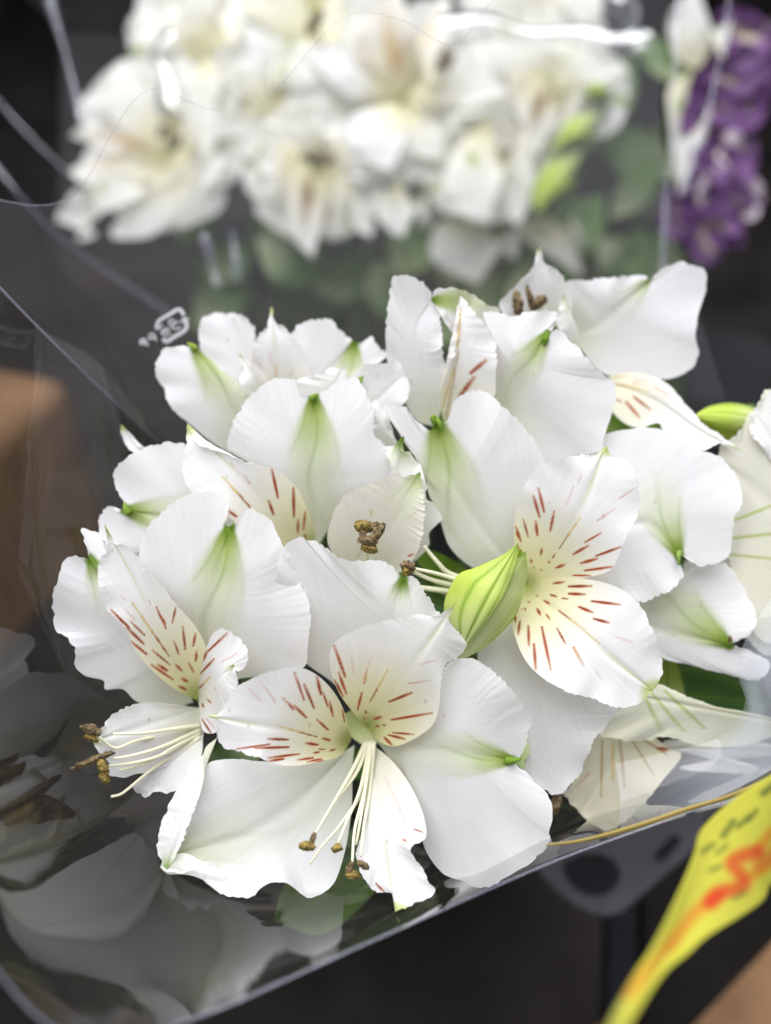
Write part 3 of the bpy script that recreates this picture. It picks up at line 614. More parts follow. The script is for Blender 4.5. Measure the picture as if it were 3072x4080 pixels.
# ---- the bud
BUD = thing('flower_bud', 'plump closed lime green bud between the open white flowers', 'flower bud', P(*cv('k', [(960, 1725)])[0], -.4))
stem(BUD, P(*cv('k', [(960, 1725)])[0], -.3))
BV = (.22, .36, .03)
petal(BUD, 'k', (950, 1728), [(985, 1600), (890, 1440), (868, 1320), (900, 1210), (980, 1085), (1110, 1035), (1290, 950)], (1417, 857), [(1060, 1610), (1190, 1430), (1345, 1180), (1402, 1000), (1414, 920)], (-.2, .35, .55, .45, .3), (0, -.7, -.55, 0), (0, -.12, -.1, 0),
      colr=(.46, .56, .09), vein=BV, serr=0, ruffle=.02, name='sepal', mat=M_GREEN, green=.55, glen=.7, res=5)
petal(BUD, 'k', (960, 1732), [(1050, 1600), (1185, 1430), (1340, 1130), (1390, 1000), (1440, 948)], (1470, 916), [(1060, 1690), (1200, 1585), (1350, 1445), (1440, 1290), (1477, 1130), (1482, 1000)], (-.25, .25, .45, .3, .2), (0, -.15, -.15, 0), (0, -.6, -.5, 0),
      colr=(.60, .66, .30), vein=(.45, .55, .12), serr=0, ruffle=.02, name='sepal', mat=M_GREEN, green=.5, glen=.3, res=5)
petal(BUD, 'k', (955, 1730), [(1150, 1640), (1380, 1420), (1460, 1200), (1470, 1020)], (1440, 900), [(930, 1560), (870, 1350), (920, 1180), (1100, 1040), (1300, 960)], (-.4, -.9, -1.0, -.7, .1), (0, .6, .6, 0), (0, .5, .5, 0), colr=(.40, .52, .09), serr=0, ruffle=0, name='sepal', mat=M_GREEN)
# ---- right-hand flowers
F8 = flower('white flower whose drooping green-tipped petal hangs over the dark leaf at the right', 'i', (-200, 1700), -2.6)
petal(F8, 'i', (-200, 1720), [(280, 1600), (560, 1470), (720, 1380), (900, 1375), (1010, 1500), (1110, 1700), (1120, 1850), (1000, 1940)], (932, 1972), [(200, 1900), (430, 2065), (700, 2130), (950, 2190), (1150, 2230), (1230, 2110), (1080, 2010), (985, 1978)],
      (-2.2, -1.8, -1.5, -1.3), (0, -.05, 0, 0), (0, .1, .1, 0), green=1, glen=.7, gdir=(560, 1720))
anther(F8, P(*cv('i', [(938, 1930)])[0], -1.2), UPV, .0016, .0010)
F9 = flower('white flower leaving the picture at the right, its yellow-veined back turned to the camera', 'i', (1500, 1150), -2.6)
petal(F9, 'i', (1620, 1250), [(1400, 500), (1239, 95), (1130, 225), (1062, 290), (1020, 390), (940, 460), (872, 525)], (850, 600), [(1500, 1700), (1250, 1960), (1060, 1800), (950, 1450), (930, 1100), (900, 800)], (-2.2, -1.7, -1.75, -1.8), (0, 0, -.1, 0), (0, 0, 0, 0),
      streaks=[(960, 1060, 1280, 935, 'g'), (960, 1187, 1300, 1150, 'g'), (940, 1308, 1300, 1345, 'g')], sw=6, colr=(.83, .82, .70))
petal(F9, 'i', (1500, 900), [(1400, 300), (1300, 120), (1239, 105)], (1110, 250), [(1400, 800), (1200, 560), (1080, 400)], (-2.0, -1.65, -1.65))
petal(F9, 'i', (1650, 1300), [(1300, 1230), (1080, 1330), (960, 1500)], (1000, 1800), [(1500, 1900), (1300, 2060), (1120, 1980)], (-2.2, -1.9, -1.85, -1.9), (0, 0, 0), (0, 0, 0), colr=(.85, .84, .76))
petal(F9, 'i', (1750, 1600), [(1350, 1150), (950, 1150), (700, 1250)], (560, 1450), [(1400, 2020), (1100, 1960), (800, 1800)], (-2.6, -2.35, -2.3, -2.3), (0, 0, 0), (0, 0, 0))
F10 = flower('white flower with yellow throat lines tucked under the large right flower beside the film', 'f', (1000, 980), -2.2)
petal(F10, 'f', (1260, 950), [(1060, 915), (880, 885), (760, 830), (660, 775)], (560, 820), [(1100, 1010), (1000, 1035), (850, 1035), (740, 1005), (660, 1000), (620, 1012), (520, 1008), (420, 990), (430, 940)], (-1.7, -1.4, -1.2, -1.25), (0, -.1, 0), (0, .05, 0),
      streaks=[(600, 815, 680, 975, 'g'), (630, 805, 770, 970, 'g'), (690, 800, 860, 960, 'g')], colr=(.83, .83, .68), sw=6)
petal(F10, 'f', (570, 930), [(390, 970), (345, 1060), (300, 1180), (262, 1240)], (330, 1318), [(700, 1040), (760, 1075), (680, 1180), (580, 1300), (470, 1392), (400, 1370)], (-2.0, -1.6, -1.5, -1.5), (0, .05, 0), (0, .1, 0),
      streaks=[(425, 1010, 420, 1250, 'b'), (500, 1010, 520, 1210, 'b'), (545, 1000, 640, 1150, 'b'), (590, 1000, 700, 1070, 'b'), (370, 1150, 310, 1210, 'f'), (470, 1020, 470, 1180, 'y'), (590, 985, 625, 990), (660, 1045, 700, 1048)], colr=(.80, .76, .58), sw=6)
petal(F10, 'f', (1280, 1060), [(1100, 1020), (900, 1010), (760, 1000)], (640, 1040), [(760, 1120), (950, 1150), (1120, 1130)], (-2.2, -1.9, -1.8, -1.8), colr=(.80, .79, .74))
anther(F10, P(*cv('f', [(232, 1275)])[0], -1.0), UPV * 1 + RGT * .3, .0052, .0024)
BUD2 = thing('flower_bud', 'rounded yellow green bud peeking out behind the rear right flower', 'flower bud', P(*cv('i', [(1150, 340)])[0], -2.6))
petal(BUD2, 'i', (1180, 350), [(1090, 455), (960, 470), (840, 440), (740, 360)], (680, 290), [(1110, 235), (950, 195), (800, 215), (720, 255)], (-2.6, -2.15, -2.1, -2.3), (0, -.6, -.5, 0), (0, -.6, -.5, 0), colr=(.45, .55, .09), vein=BV, serr=0, ruffle=.02, name='sepal', mat=M_GREEN)
petal(BUD2, 'i', (1180, 350), [(1090, 450), (960, 465), (840, 435), (740, 360)], (690, 290), [(1110, 240), (950, 200), (800, 220), (720, 260)], (-2.8, -3.2, -3.2, -2.6), (0, .5, .4, 0), (0, .5, .4, 0), colr=(.40, .50, .09), serr=0, ruffle=.0, name='sepal', mat=M_GREEN)
stem(BUD2, P(*cv('i', [(1180, 350)])[0], -2.6))
# ---- leaves of the front bouquet (each on its own short stalk)
LEAFC = (0.055, 0.115, 0.022)
def leaf(crop, base, Lp, tip, Rp, z, label, colr=LEAFC, group='leaves among the flowers', foot=FOOT):
    q = cv(crop, [base])[0]
    o = thing('leaf', label, 'leaf', P(q[0], q[1], z[0]), group)
    petal(o, crop, base, Lp, tip, Rp, z, (0, .15, .1, 0), (0, .15, .1, 0), colr=colr, serr=0, ruffle=.08, name='blade', mat=M_LEAF, vein=(.09, .17, .03), res=12)
    tube('stalk', [P(q[0], q[1], z[0]), P(q[0], q[1], z[0]) + FWD * .02, foot + Vector((RNG.uniform(-.02, .02), RNG.uniform(-.02, .02), 0))], [.0012, .0013, .0016], M_STEM, o, LEAFC, 14, 7)
    return o
leaf('D', (560, 1560), [(480, 1600), (440, 1640)], (430, 1700), [(560, 1640), (520, 1690)], (-2.5, -2.2, -2.2), "dark leaf showing between the two flowers with long stamens")
leaf('D', (900, 1650), [(800, 1800), (700, 1850), (620, 1900)], (590, 1990), [(860, 1850), (780, 1960), (690, 2020)], (-3.0, -2.0, -1.2), "olive leaf lying on the film under the open flower with hanging stamens", (.07, .12, .03))
leaf('D', (1250, 1500), [(1380, 1400), (1500, 1390), (1600, 1440)], (1680, 1520), [(1350, 1560), (1480, 1560), (1600, 1560)], (-3.4, -2.9, -2.6), "broad dark leaf under the drooping green-tipped petal", (.04, .10, .02))
leaf('D', (1000, 1330), [(930, 1250), (900, 1210)], (890, 1180), [(1020, 1250), (960, 1200)], (-3.0, -2.4, -2.2), "green leaf behind the stamens beside the plump bud", (.14, .24, .03))
leaf('D', (1300, 1000), [(1300, 900), (1340, 890)], (1460, 930), [(1340, 960), (1420, 960)], (-3.4, -2.9, -2.8), "bright green leaf under the squarish petal's streaked neighbour", (.14, .25, .03))
leaf('D', (860, 1300), [(900, 1250), (960, 1260)], (1010, 1300), [(880, 1330), (950, 1340)], (-3.2, -2.9, -2.8), "dark leaf deep behind the plump lime bud")
leaf('D', (1450, 1550), [(1420, 1480), (1425, 1420)], (1440, 1390), [(1480, 1520), (1465, 1440)], (-2.8, -2.4, -2.3), "yellow green leaf blade below the large open flower's lower streaked petal", (.22, .30, .05))
leaf('D', (700, 1650), [(740, 1620), (780, 1615)], (830, 1640), [(740, 1680), (790, 1680)], (-3.2, -2.6, -2.5), "small dark leaf showing in the green throat gap")
leaf('D', (820, 1900), [(720, 1880), (730, 1820)], (745, 1760), [(860, 1880), (830, 1820)], (-3.4, -2.8, -2.6), "blackish leaf behind the hanging cream stamens", (.03, .06, .015))
# ================================================================ setting
def box(name, c, s, mat, parent=None, rotz=0.0, bev=0.0):
    x, y, z = s
    v = np.array([(i * x / 2, j * y / 2, k * z / 2) for i in (-1, 1) for j in (-1, 1) for k in (-1, 1)])
    cr, sr = math.cos(rotz), math.sin(rotz)
    v = v @ np.array([[cr, sr, 0], [-sr, cr, 0], [0, 0, 1]]) + np.array(c)
    f = [[0, 1, 3, 2], [4, 6, 7, 5], [0, 4, 5, 1], [2, 3, 7, 6], [0, 2, 6, 4], [1, 5, 7, 3]]
    o = mesh_obj(name, v, f, mat, parent, smooth=False)
    if bev:
        b = o.modifiers.new('bevel', 'BEVEL'); b.width = bev; b.segments = 3
    return o
sh = box('shelf', (0, 0.9, -0.02), (6, 5, 0.04), M_SHELF); sh['kind'] = 'structure'
wl = box('wall', (0, 2.4, 0.8), (6, 0.05, 1.6), M_SHELF); wl['kind'] = 'structure'
def bucket(name, c, r0, r1, h, label):
    o = thing(name, label, 'bucket', c)
    n = 48
    prof_ = [(r0, 0.0), (r1, h), (r1 + .006, h), (r1 + .006, h + .004), (r1 - .002, h + .004), (r0 - .002, .003), (0.0005, .003)]
    an = np.linspace(0, 2 * np.pi, n, endpoint=False)
    v = np.array([[(r * math.cos(a), r * math.sin(a), z) for a in an] for r, z in prof_]).reshape(-1, 3) + np.array(c)
    i = np.arange(len(prof_) * n).reshape(len(prof_), n); j = np.roll(i, -1, axis=1)
    f = np.stack([i[:-1], j[:-1], j[1:], i[1:]], -1).reshape(-1, 4)
    mesh_obj('body', v, f, M_BLACK, o, smooth=True)
    return o
bucket('bucket', (0.0, 0.13, 0.0), .038, .05, .12, 'black plastic bucket under the front bouquet')
# ---------------------------------------------------------------- film sheets
def loft(name, rows, mat, parent, nu=70, nv=60, wob=0.0, seed=3, straight=False):
    """smooth sheet through a grid of 3D control points"""
    rows = [crom([tuple(p) for p in r], nu) for r in rows]
    a = np.array(rows)                       # (rows, nu, 3)
    if straight:                             # straight run down to the foot, no overshoot
        a = np.concatenate([a[:-1], [a[-2] * (1 - f) + a[-1] * f for f in (.12, .3, .6)], a[-1:]])
    g = np.array([crom(a[:, k], nv) for k in range(nu)])   # (nu, nv, 3)
    if wob:
        gu = np.gradient(g, axis=0); gv = np.gradient(g, axis=1)
        nrm = np.cross(gu, gv); nrm /= np.linalg.norm(nrm, axis=2)[..., None] + 1e-12
        u = np.linspace(0, 1, nu)[:, None]; w = np.linspace(0, 1, nv)[None, :]
        k = np.sin(u * 17 + seed + 2 * w) * np.sin(w * 5 + seed) + 0.6 * np.sin(u * 31 + w * 9 + seed * 2) + 0.4 * np.sin(w * 23 - u * 12 + seed)
        g = g + nrm * (wob * k)[..., None]
    return mesh_obj(name, g.reshape(-1, 3), grid_faces(nu, nv), mat, parent)
def PD(x, y, z): return P(x * 1.8439, y * 1.8439, z)
SL = thing('plastic_sleeve', 'clear plastic sleeve wrapped around the front bouquet with a white recycling mark', 'sleeve', FOOT)
def ringpt(k, r=0.02, h=0.03): return FOOT + Vector((r * math.cos(k), r * math.sin(k), h))
cols = [  # rim, touching line, deep, base angle
    ((-260, 330, 3.0), (80, 700, -1.5), (345, 955, -5.0), 2.6),
    ((-330, 1150, 4.5), (30, 1200, -0.5), (420, 1180, -5.5), 3.0),
    ((-170, 1830, 5.5), (130, 1640, 0.7), (480, 1400, -5.5), 3.5),
    ((-20, 2080, 5.5), (235, 1790, 0.9), (560, 1520, -5.5), 3.9),
    ((150, 2235, 5.3), (360, 1915, 1.0), (640, 1580, -5.5), 4.3),
    ((400, 2207, 4.6), (600, 1985, 1.0), (740, 1640, -5.5), 4.7),
    ((800, 2035, 3.2), (860, 1975, 1.15), (860, 1680, -5.5), 5.0),
    ((1190, 1864, 1.6), (1170, 1828, 0.5), (1060, 1720, -5.5), 5.3),
    ((1450, 1768, 1.2), (1420, 1742, -0.2), (1320, 1710, -5.5), 5.7),
    ((1730, 1650, 1.2), (1690, 1640, -0.3), (1580, 1620, -5.5), 6.0),
    ((1900, 1300, 1.6), (1850, 1300, -0.6), (1760, 1300, -5.5), 6.4)]
rows = [[PD(*c[0]) for c in cols], [PD(*c[1]) for c in cols], [PD(*c[2]) for c in cols], [ringpt(c[3]) for c in cols]]
loft('film_front', rows, M_FILM, SL, 110, 70, 0.0004, 2)
rim = [PD(*c[0]) for c in cols]
tube('film_rim', rim, [.00022] * 4, M_FOLD, SL, (1, 1, 1), 120, 6)
seam = [PD(-260, 330, 3.0), PD(0, 622, .2), PD(200, 822, -2.6), PD(345, 955, -5.0)]
tube('film_seam', seam, [.00028] * 3, M_FOLD, SL, (1, 1, 1), 60, 6)
def PI(x, y, p0, n):
    """where the pixel's ray meets a plane"""
    r = PD(x, y, 0) - CAM
    return CAM + r * ((p0 - CAM).dot(n) / r.dot(n))
BP, BN = PD(350, 700, -3.1), Vector((.15, -.97, .2))
# back sheet with its scalloped top edge
top = [(-260, 330, -1), (-60, 420, -3), (0, 432, -3.2), (80, 444, -3.3), (150, 428, -3.3), (190, 382, -3.3), (230, 310, -3.3), (270, 242, -3.3), (300, 207, -3.3), (345, 192, -3.3), (450, 235, -3.5), (540, 232, -3.5), (600, 190, -3.5), (740, 38, -3.5),
       (860, 40, -3.6), (978, 95, -3.6), (1068, 0, -3.6), (1200, -80, -3.7), (1380, -60, -3.7), (1450, -80, -3.7)]
midr = [(x * .62 + 540 * .38 + 0, 560 + .35 * (y - 430), -3.38) for x, y, z in top]
midr[0] = (60, 680, -2.0); midr[-1] = (1440, 420, -3.6); midr[1] = (120, 700, -3.2)
deep = [(500 + 60 * k, 1150, -4.3) for k in range(len(top))]
deep[0] = (345, 955, -5.0)
rows = [[PI(p[0], p[1], BP, BN) for p in top], [PI(p[0], p[1], BP, BN) for p in midr], [PI(p[0], p[1], BP, BN) for p in deep], [ringpt(2.6 - 2.5 * k / len(top)) for k in range(len(top))]]
loft('film_back', rows, M_FILMB, SL, 120, 60, 0.0002, 5, True)
tube('film_rim', [PI(p[0], p[1], BP, BN) for p in top], [.00008] * 3, M_FOLD, SL, (1, 1, 1), 160, 5)
# flap hazed to stand for reflected sky, in front of the right-hand flowers
rows = [[PD(1760, 1180, .4), PD(1690, 1260, .4), PD(1615, 1375, .4), PD(1592, 1450, .3), PD(1610, 1520, .2), PD(1560, 1590, .1), PD(1440, 1625, .1), PD(1330, 1650, .1)],
        [PD(1800, 1300, .9), PD(1740, 1360, .9), PD(1690, 1440, .8), PD(1660, 1490, .7), PD(1650, 1560, .6), PD(1590, 1640, .6), PD(1460, 1690, .5), PD(1340, 1720, .5)],
        [PD(1830, 1450, 1.6), PD(1800, 1480, 1.6), PD(1770, 1520, 1.6), PD(1740, 1580, 1.5), PD(1700, 1640, 1.5), PD(1600, 1700, 1.3), PD(1470, 1755, 1.2), PD(1340, 1800, 1.2)]]
fl = loft('film_flap', rows, M_FLAP, SL, 50, 30, 0.0, 1)
uu, vv = np.linspace(0, 1, 50)[:, None], np.linspace(0, 1, 30)[None, :]
hz = (1 - .75 * sstep(.45, .95, uu)) * (.35 + .65 * sstep(0, .25, vv))
fa = fl.data.color_attributes.new('Col', 'FLOAT_COLOR', 'POINT')
fa.data.foreach_set('color', np.repeat(hz.reshape(-1, 1), 4, 1).astype(np.float32).ravel())
# printed recycling mark, seen from its back
def stroke(pts, w, z, close=False, crop='o'):
    c = crom(cv(crop, pts), 6 * len(pts)) if len(pts) > 2 else cv(crop, pts)
    d = np.gradient(c, axis=0); d /= np.linalg.norm(d, axis=1)[:, None] + 1e-9
    n = np.stack([-d[:, 1], d[:, 0]], 1) * (w * CR[crop][2] / 2)
    return np.stack([c + n, c - n], 1)
vs, fs = [], []
for pts, w in [([(690, 740), (700, 620), (760, 530), (960, 410), (1130, 305), (1210, 300), (1260, 360), (1285, 430)], 78),
               ([(840, 930), (870, 990), (940, 990), (1080, 900), (1280, 780), (1350, 690), (1345, 600), (1300, 520)], 85), ([(1230, 590), (1300, 490), (1410, 515)], 40), ([(650, 715), (740, 700), (820, 630)], 45),
               ([(1010, 640), (960, 590), (990, 530), (1050, 530), (1085, 580), (1060, 630), (1010, 640)], 34), ([(1090, 610), (1180, 550)], 34), ([(1010, 640), (1060, 705), (1120, 720), (1225, 685)], 36),
               ([(800, 770), (950, 690)], 32), ([(810, 815), (980, 735)], 32), ([(815, 840), (870, 860), (1000, 815)], 34), ([(785, 760), (820, 850)], 30),
               ([(620, 830), (680, 985)], 40), ([(620, 830), (560, 840), (520, 890), (550, 945), (640, 910)], 36), ([(420, 945), (490, 1100)], 44), ([(420, 945), (350, 970), (325, 1020), (360, 1055), (440, 1030)], 44), ([(380, 1000), (400, 1010)], 50)]:
    s = stroke(pts, w, 0)
    b0 = len(vs)
    for q in s.reshape(-1, 2): vs.append(PI(q[0] / 1.8439, q[1] / 1.8439, BP + Vector((0, -.0006, 0)), BN))
    for k in range(len(s) - 1): fs.append([b0 + 2 * k, b0 + 2 * k + 1, b0 + 2 * k + 3, b0 + 2 * k + 2])
mesh_obj('recycling_mark', np.array([tuple(v) for v in vs]), fs, M_INK, SL, smooth=False)
# ---------------------------------------------------------------- bouquets behind
BFOOT = P(1500, 900, -25) ; BFOOT.z = 0.012
ZB = -19.0
BW = np.array([0.85, 0.85, 0.81])
def bpetal(o, crop, base, L, tip, R, z=(-.6, 0, .2), **k):
    k.setdefault('res', 12); k.setdefault('serr', 4); k.setdefault('throat', .7); k.setdefault('ruffle', .1)
    zz = tuple(ZB + q for q in z)
    return petal(o, crop, base, L, tip, R, zz, (0, .15, .15, 0), (0, .15, .15, 0), colr=k.pop('colr', BW), **k)
GB = 'flowers of the bouquet behind'
SPK = ((.60, .40, .16), .95, .42)
BRK = ((.25, .16, .05), 1.1, .38)
def bflower(label, crop, c): return flower(label, crop, c, ZB - 1.0, None, BFOOT)
B1 = bflower('blurred white flower left of the bouquet behind, its lowest petal cupped', 'l', (740, 640))
bpetal(B1, 'l', (730, 640), [(600, 600), (470, 500), (405, 430), (465, 320)], (540, 260), [(620, 205), (720, 190), (840, 300), (800, 500)], z=(-1, -.6, -.6))
bpetal(B1, 'l', (740, 660), [(560, 570), (430, 535), (340, 550)], (300, 590), [(320, 720), (400, 810), (560, 790), (680, 730)], tint=SPK)
bpetal(B1, 'l', (770, 640), [(800, 500), (830, 360), (880, 360)], (965, 540), [(968, 680), (910, 790), (830, 830)])
bpetal(B1, 'l', (760, 680), [(620, 740), (480, 750), (415, 790), (400, 860)], (420, 930), [(480, 990), (580, 1032), (680, 1000), (780, 870), (830, 760)], z=(-.8, .2, .5), streaks=[(430, 800, 450, 830, 'G')], res=10)
bpetal(B1, 'l', (500, 860), [(350, 810), (262, 910)], (245, 960), [(330, 1030), (420, 1010)], z=(-1, -.7, -.6))
for q in [(740, 590), (700, 570), (770, 620)]: anther(B1, P(*cv('l', [q])[0], ZB + .8), UPV + RGT * .4, .006, .003)
B2 = bflower('blurred white flower at the top of the bouquet behind, beside the hairline film edge', 'l', (900, 230))
bpetal(B2, 'l', (900, 230), [(790, 130), (790, 0)], (900, -90), [(1030, -30), (1045, 80), (990, 190)])
bpetal(B2, 'l', (860, 260), [(630, 200), (595, 110), (660, 30)], (740, -10), [(820, 60), (880, 140)], z=(-.8, -.3, -.3))
bpetal(B2, 'l', (900, 240), [(820, 330), (860, 420)], (930, 460), [(1000, 380), (990, 280)], z=(-.8, -.6, -.6))
B3 = bflower('blurred white flower with an orange speckled heart in the middle of the bouquet behind', 'm', (70, 420))
bpetal(B3, 'm', (70, 430), [(-110, 320), (-130, 110), (-70, 0)], (60, -70), [(240, -20), (290, 150), (190, 350)], tint=SPK, z=(-1, 0, .2))
bpetal(B3, 'm', (80, 440), [(200, 300), (300, 210), (430, 260)], (530, 400), [(450, 480), (250, 510)])
bpetal(B3, 'm', (60, 440), [(-140, 500), (-140, 650)], (20, 745), [(90, 700), (110, 560)], z=(-.8, .3, .5), colr=(.84, .85, .86))
bpetal(B3, 'm', (90, 460), [(60, 560), (110, 660)], (250, 690), [(350, 600), (280, 500)], z=(-1, -.6, -.6))
bpetal(B3, 'm', (60, 400), [(-150, 420), (-280, 300), (-320, 210)], (-230, 185), [(-120, 210), (-30, 320)], z=(-.9, -.2, -.2), colr=(.84, .85, .85))
for q in [(240, 280), (250, 240), (280, 270)]: anther(B3, P(*cv('m', [q])[0], ZB + .9), UPV + RGT * .5, .008, .0035)
B4 = bflower('blurred cream flower with a brown heart near the lime buds behind', 'm', (690, 400))
bpetal(B4, 'm', (690, 390), [(430, 280), (500, 140)], (650, 95), [(900, 140), (820, 290)], z=(-.9, -.2, -.2), streaks=[(800, 190, 785, 260, 'G'), (580, 80, 570, 100, 'G')])
bpetal(B4, 'm', (710, 400), [(770, 260), (870, 190), (970, 220)], (1010, 300), [(990, 360), (850, 400)])
bpetal(B4, 'm', (700, 330), [(545, 310), (540, 400), (570, 500)], (650, 680), [(740, 560), (840, 430), (820, 350)], z=(-.6, -.2, -.2), tint=BRK)
B5 = bflower('blurred white flower with a round scalloped lower petal in the bouquet behind', 'm', (420, 560))
bpetal(B5, 'm', (450, 500), [(320, 620), (250, 780), (285, 890)], (440, 970), [(545, 950), (615, 890), (635, 700), (590, 560)], z=(-.9, .2, .4), streaks=[(365, 670, 385, 710, 'G')], res=10)
bpetal(B5, 'm', (60, 780), [(-40, 870), (-10, 980)], (80, 1025), [(160, 950), (165, 850)], z=(-.8, -.4, -.2))
bpetal(B5, 'm', (450, 500), [(540, 560), (560, 640)], (640, 690), [(700, 600), (600, 500)], z=(-1.2, -.8, -.8), colr=(.7, .7, .64))
B6 = bflower('blurred white flower with one long pointed petal hanging down behind', 'l', (1350, 700))
bpetal(B6, 'l', (1330, 720), [(1230, 640), (1150, 590)], (1085, 690), [(1130, 810), (1220, 810)], z=(-.8, -.1, 0), streaks=[(1110, 620, 1130, 650, 'G')])
bpetal(B6, 'l', (1350, 690), [(1190, 610), (1150, 520)], (1290, 480), [(1460, 520), (1500, 640)], z=(-.9, -.5, -.3))
bpetal(B6, 'l', (1340, 700), [(1240, 610), (1200, 640), (1230, 820), (1270, 1020)], (1350, 1122), [(1430, 1020), (1475, 880), (1460, 700)], tint=BRK, z=(-.6, .2, .5))
bpetal(B6, 'l', (1400, 690), [(1480, 560), (1540, 505)], (1660, 690), [(1600, 770), (1480, 760)], z=(-.8, .1, .2), colr=(.84, .85, .87))
bpetal(B6, 'l', (1420, 720), [(1490, 760), (1530, 980)], (1610, 1030), [(1680, 960), (1640, 780)], z=(-1, -.6, -.4))
for q in [(1380, 690), (1340, 680), (1420, 700)]: anther(B6, P(*cv('l', [q])[0], ZB + .9), RGT + UPV * .3, .008, .0035)
B7 = bflower('blurred white flower above the long pointed petal behind, egg shaped petal at its side', 'l', (1200, 480))
bpetal(B7, 'l', (1150, 500), [(1040, 390), (1040, 260), (1080, 150)], (1130, 112), [(1195, 180), (1205, 270), (1180, 400)], colr=(.84, .85, .86))
bpetal(B7, 'l', (1200, 520), [(1140, 560), (1200, 600)], (1330, 560), [(1340, 440), (1240, 420)], z=(-1, -.7, -.7))
B8 = bflower('blurred cream flower cropped by the picture top with one brown anther', 'l', (1350, 150))
bpetal(B8, 'l', (1330, 230), [(1200, 150), (1080, 60), (1060, -60)], (1250, -110), [(1450, -60), (1480, 80), (1420, 200)], z=(-1.2, -.9, -.9), colr=(.80, .80, .66))
bpetal(B8, 'm', (700, 60), [(560, 90), (420, 30), (450, -60)], (640, -100), [(900, -60), (930, 40), (840, 90)], z=(-1.4, -1, -1), streaks=[(570, 60, 590, 110, 'G')])
for q in [(1380, 85), (1350, 115)]: anther(B8, P(*cv('l', [q])[0], ZB + .6), UPV + RGT * .4, .008, .004)
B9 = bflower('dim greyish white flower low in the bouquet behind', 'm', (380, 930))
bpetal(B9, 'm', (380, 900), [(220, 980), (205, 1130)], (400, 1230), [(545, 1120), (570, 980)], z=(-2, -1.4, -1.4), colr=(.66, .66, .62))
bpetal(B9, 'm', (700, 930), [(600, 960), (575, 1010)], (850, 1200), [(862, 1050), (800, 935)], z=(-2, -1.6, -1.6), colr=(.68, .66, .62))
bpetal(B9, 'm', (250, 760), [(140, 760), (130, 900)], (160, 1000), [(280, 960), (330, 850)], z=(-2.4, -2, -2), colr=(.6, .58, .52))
fill = np.random.default_rng(5)
for o, cr, x, y, r in [(B1, 'l', 700, 620, 340), (B2, 'l', 880, 130, 280), (B3, 'm', 70, 380, 350), (B4, 'm', 690, 360, 310), (B5, 'm', 440, 680, 270), (B6, 'l', 1360, 740, 270), (B7, 'l', 1150, 400, 250), (B8, 'l', 1330, 50, 280), (B8, 'm', 620, 20, 280)]:
    a0 = fill.uniform(0, 6.28)
    for k in range(5):            # the open ring of broad petals behind the heart of each bloom
        r2 = r * 1.15; an = a0 + k * 1.2566 + fill.uniform(-.15, .15)
        dx, dy = math.cos(an), math.sin(an); ln, wd = r2 * fill.uniform(.9, 1.05), r2 * .50
        e = lambda f, w: (x + dx * ln * f - dy * wd * w, y + dy * ln * f + dx * wd * w)
        bpetal(o, cr, (x, y), [e(.3, .7), e(.7, 1), e(.95, .7)], e(1.0, 0), [e(.3, -.7), e(.7, -1), e(.95, -.7)], z=(-1.7, -1.1, -1.0), throat=1, green=.8 if k % 2 else 0, glen=.35, ruffle=.1, colr=(.85, .85, .81))
for lab, a in [('long lime green bud hanging beside the white flowers behind', ((860, 640), [(730, 680), (650, 780), (632, 860)], (655, 925), [(745, 890), (835, 760)])),
               ('short lime green bud above the long hanging bud behind', ((940, 480), [(800, 510), (745, 590)], (705, 665), [(850, 640), (915, 570)])),
               ('small green bud at the petal edge above the lime buds', ((960, 430), [(860, 420), (870, 370)], (920, 350), [(960, 370), (970, 400)]))]:
    o = thing('flower_bud', lab, 'flower bud', P(*cv('m', [a[0]])[0], ZB))
    petal(o, 'm', *a, (ZB - .3, ZB + .6, ZB + .3), (0, -.8, 0), (0, -.8, 0), colr=(.36, .46, .07), serr=0, name='sepal', mat=M_GREEN, vein=BV, res=12)
    petal(o, 'm', *a, (ZB - .5, ZB - 1.2, ZB - .3), (0, .6, 0), (0, .6, 0), colr=(.33, .42, .07), serr=0, name='sepal', mat=M_GREEN, res=12)
    stem(o, P(*cv('m', [a[0]])[0], ZB - .3), BFOOT)
# leaves behind
rng = np.random.default_rng(11)
spots = [(560, 250, 120, 90), (620, 480, 200, 140), (900, 520, 230, 160), (1080, 640, 200, 120), (1330, 200, 120, 260), (1380, 400, 100, 260), (1250, 480, 160, 220), (500, 560, 180, 120), (760, 600, 240, 130),
         (1340, 560, 180, 120), (420, 480, 150, 120), (1120, 480, 150, 160), (600, 200, 110, 160), (1180, 120, 110, 200), (980, 700, 220, 100), (520, 330, 90, 140), (1420, 120, 90, 260), (640, 560, 260, 170), (860, 640, 280, 150), (1180, 600, 260, 170), (1400, 560, 170, 260), (480, 640, 240, 150), (1000, 560, 200, 190), (1370, 330, 150, 300)]
for n, (x, y, w, h) in enumerate(spots):
    an = rng.uniform(-1.2, 1.2) + (1.57 if h < w else 0)
    dx, dy = math.sin(an), -math.cos(an)
    ln = max(w, h) * .75
    z0 = ZB - 2.6 - rng.uniform(0, 3)
    wd = min(w, h) * .33
    g = rng.uniform(.7, 1.5)
    leaf('D', (x - dx * ln / 2, y - dy * ln / 2), [(x - dy * wd - dx * ln * .2, y + dx * wd - dy * ln * .2), (x - dy * wd + dx * ln * .1, y + dx * wd + dy * ln * .1)], (x + dx * ln / 2, y + dy * ln / 2),
         [(x + dy * wd - dx * ln * .2, y - dx * wd - dy * ln * .2), (x + dy * wd + dx * ln * .1, y - dx * wd + dy * ln * .1)], (z0, z0 + .5, z0 - .3),
         'blurred grey green leaf in the bouquet behind', (.10 * g, .17 * g, .06 * g), 'leaves of the bouquet behind', BFOOT)
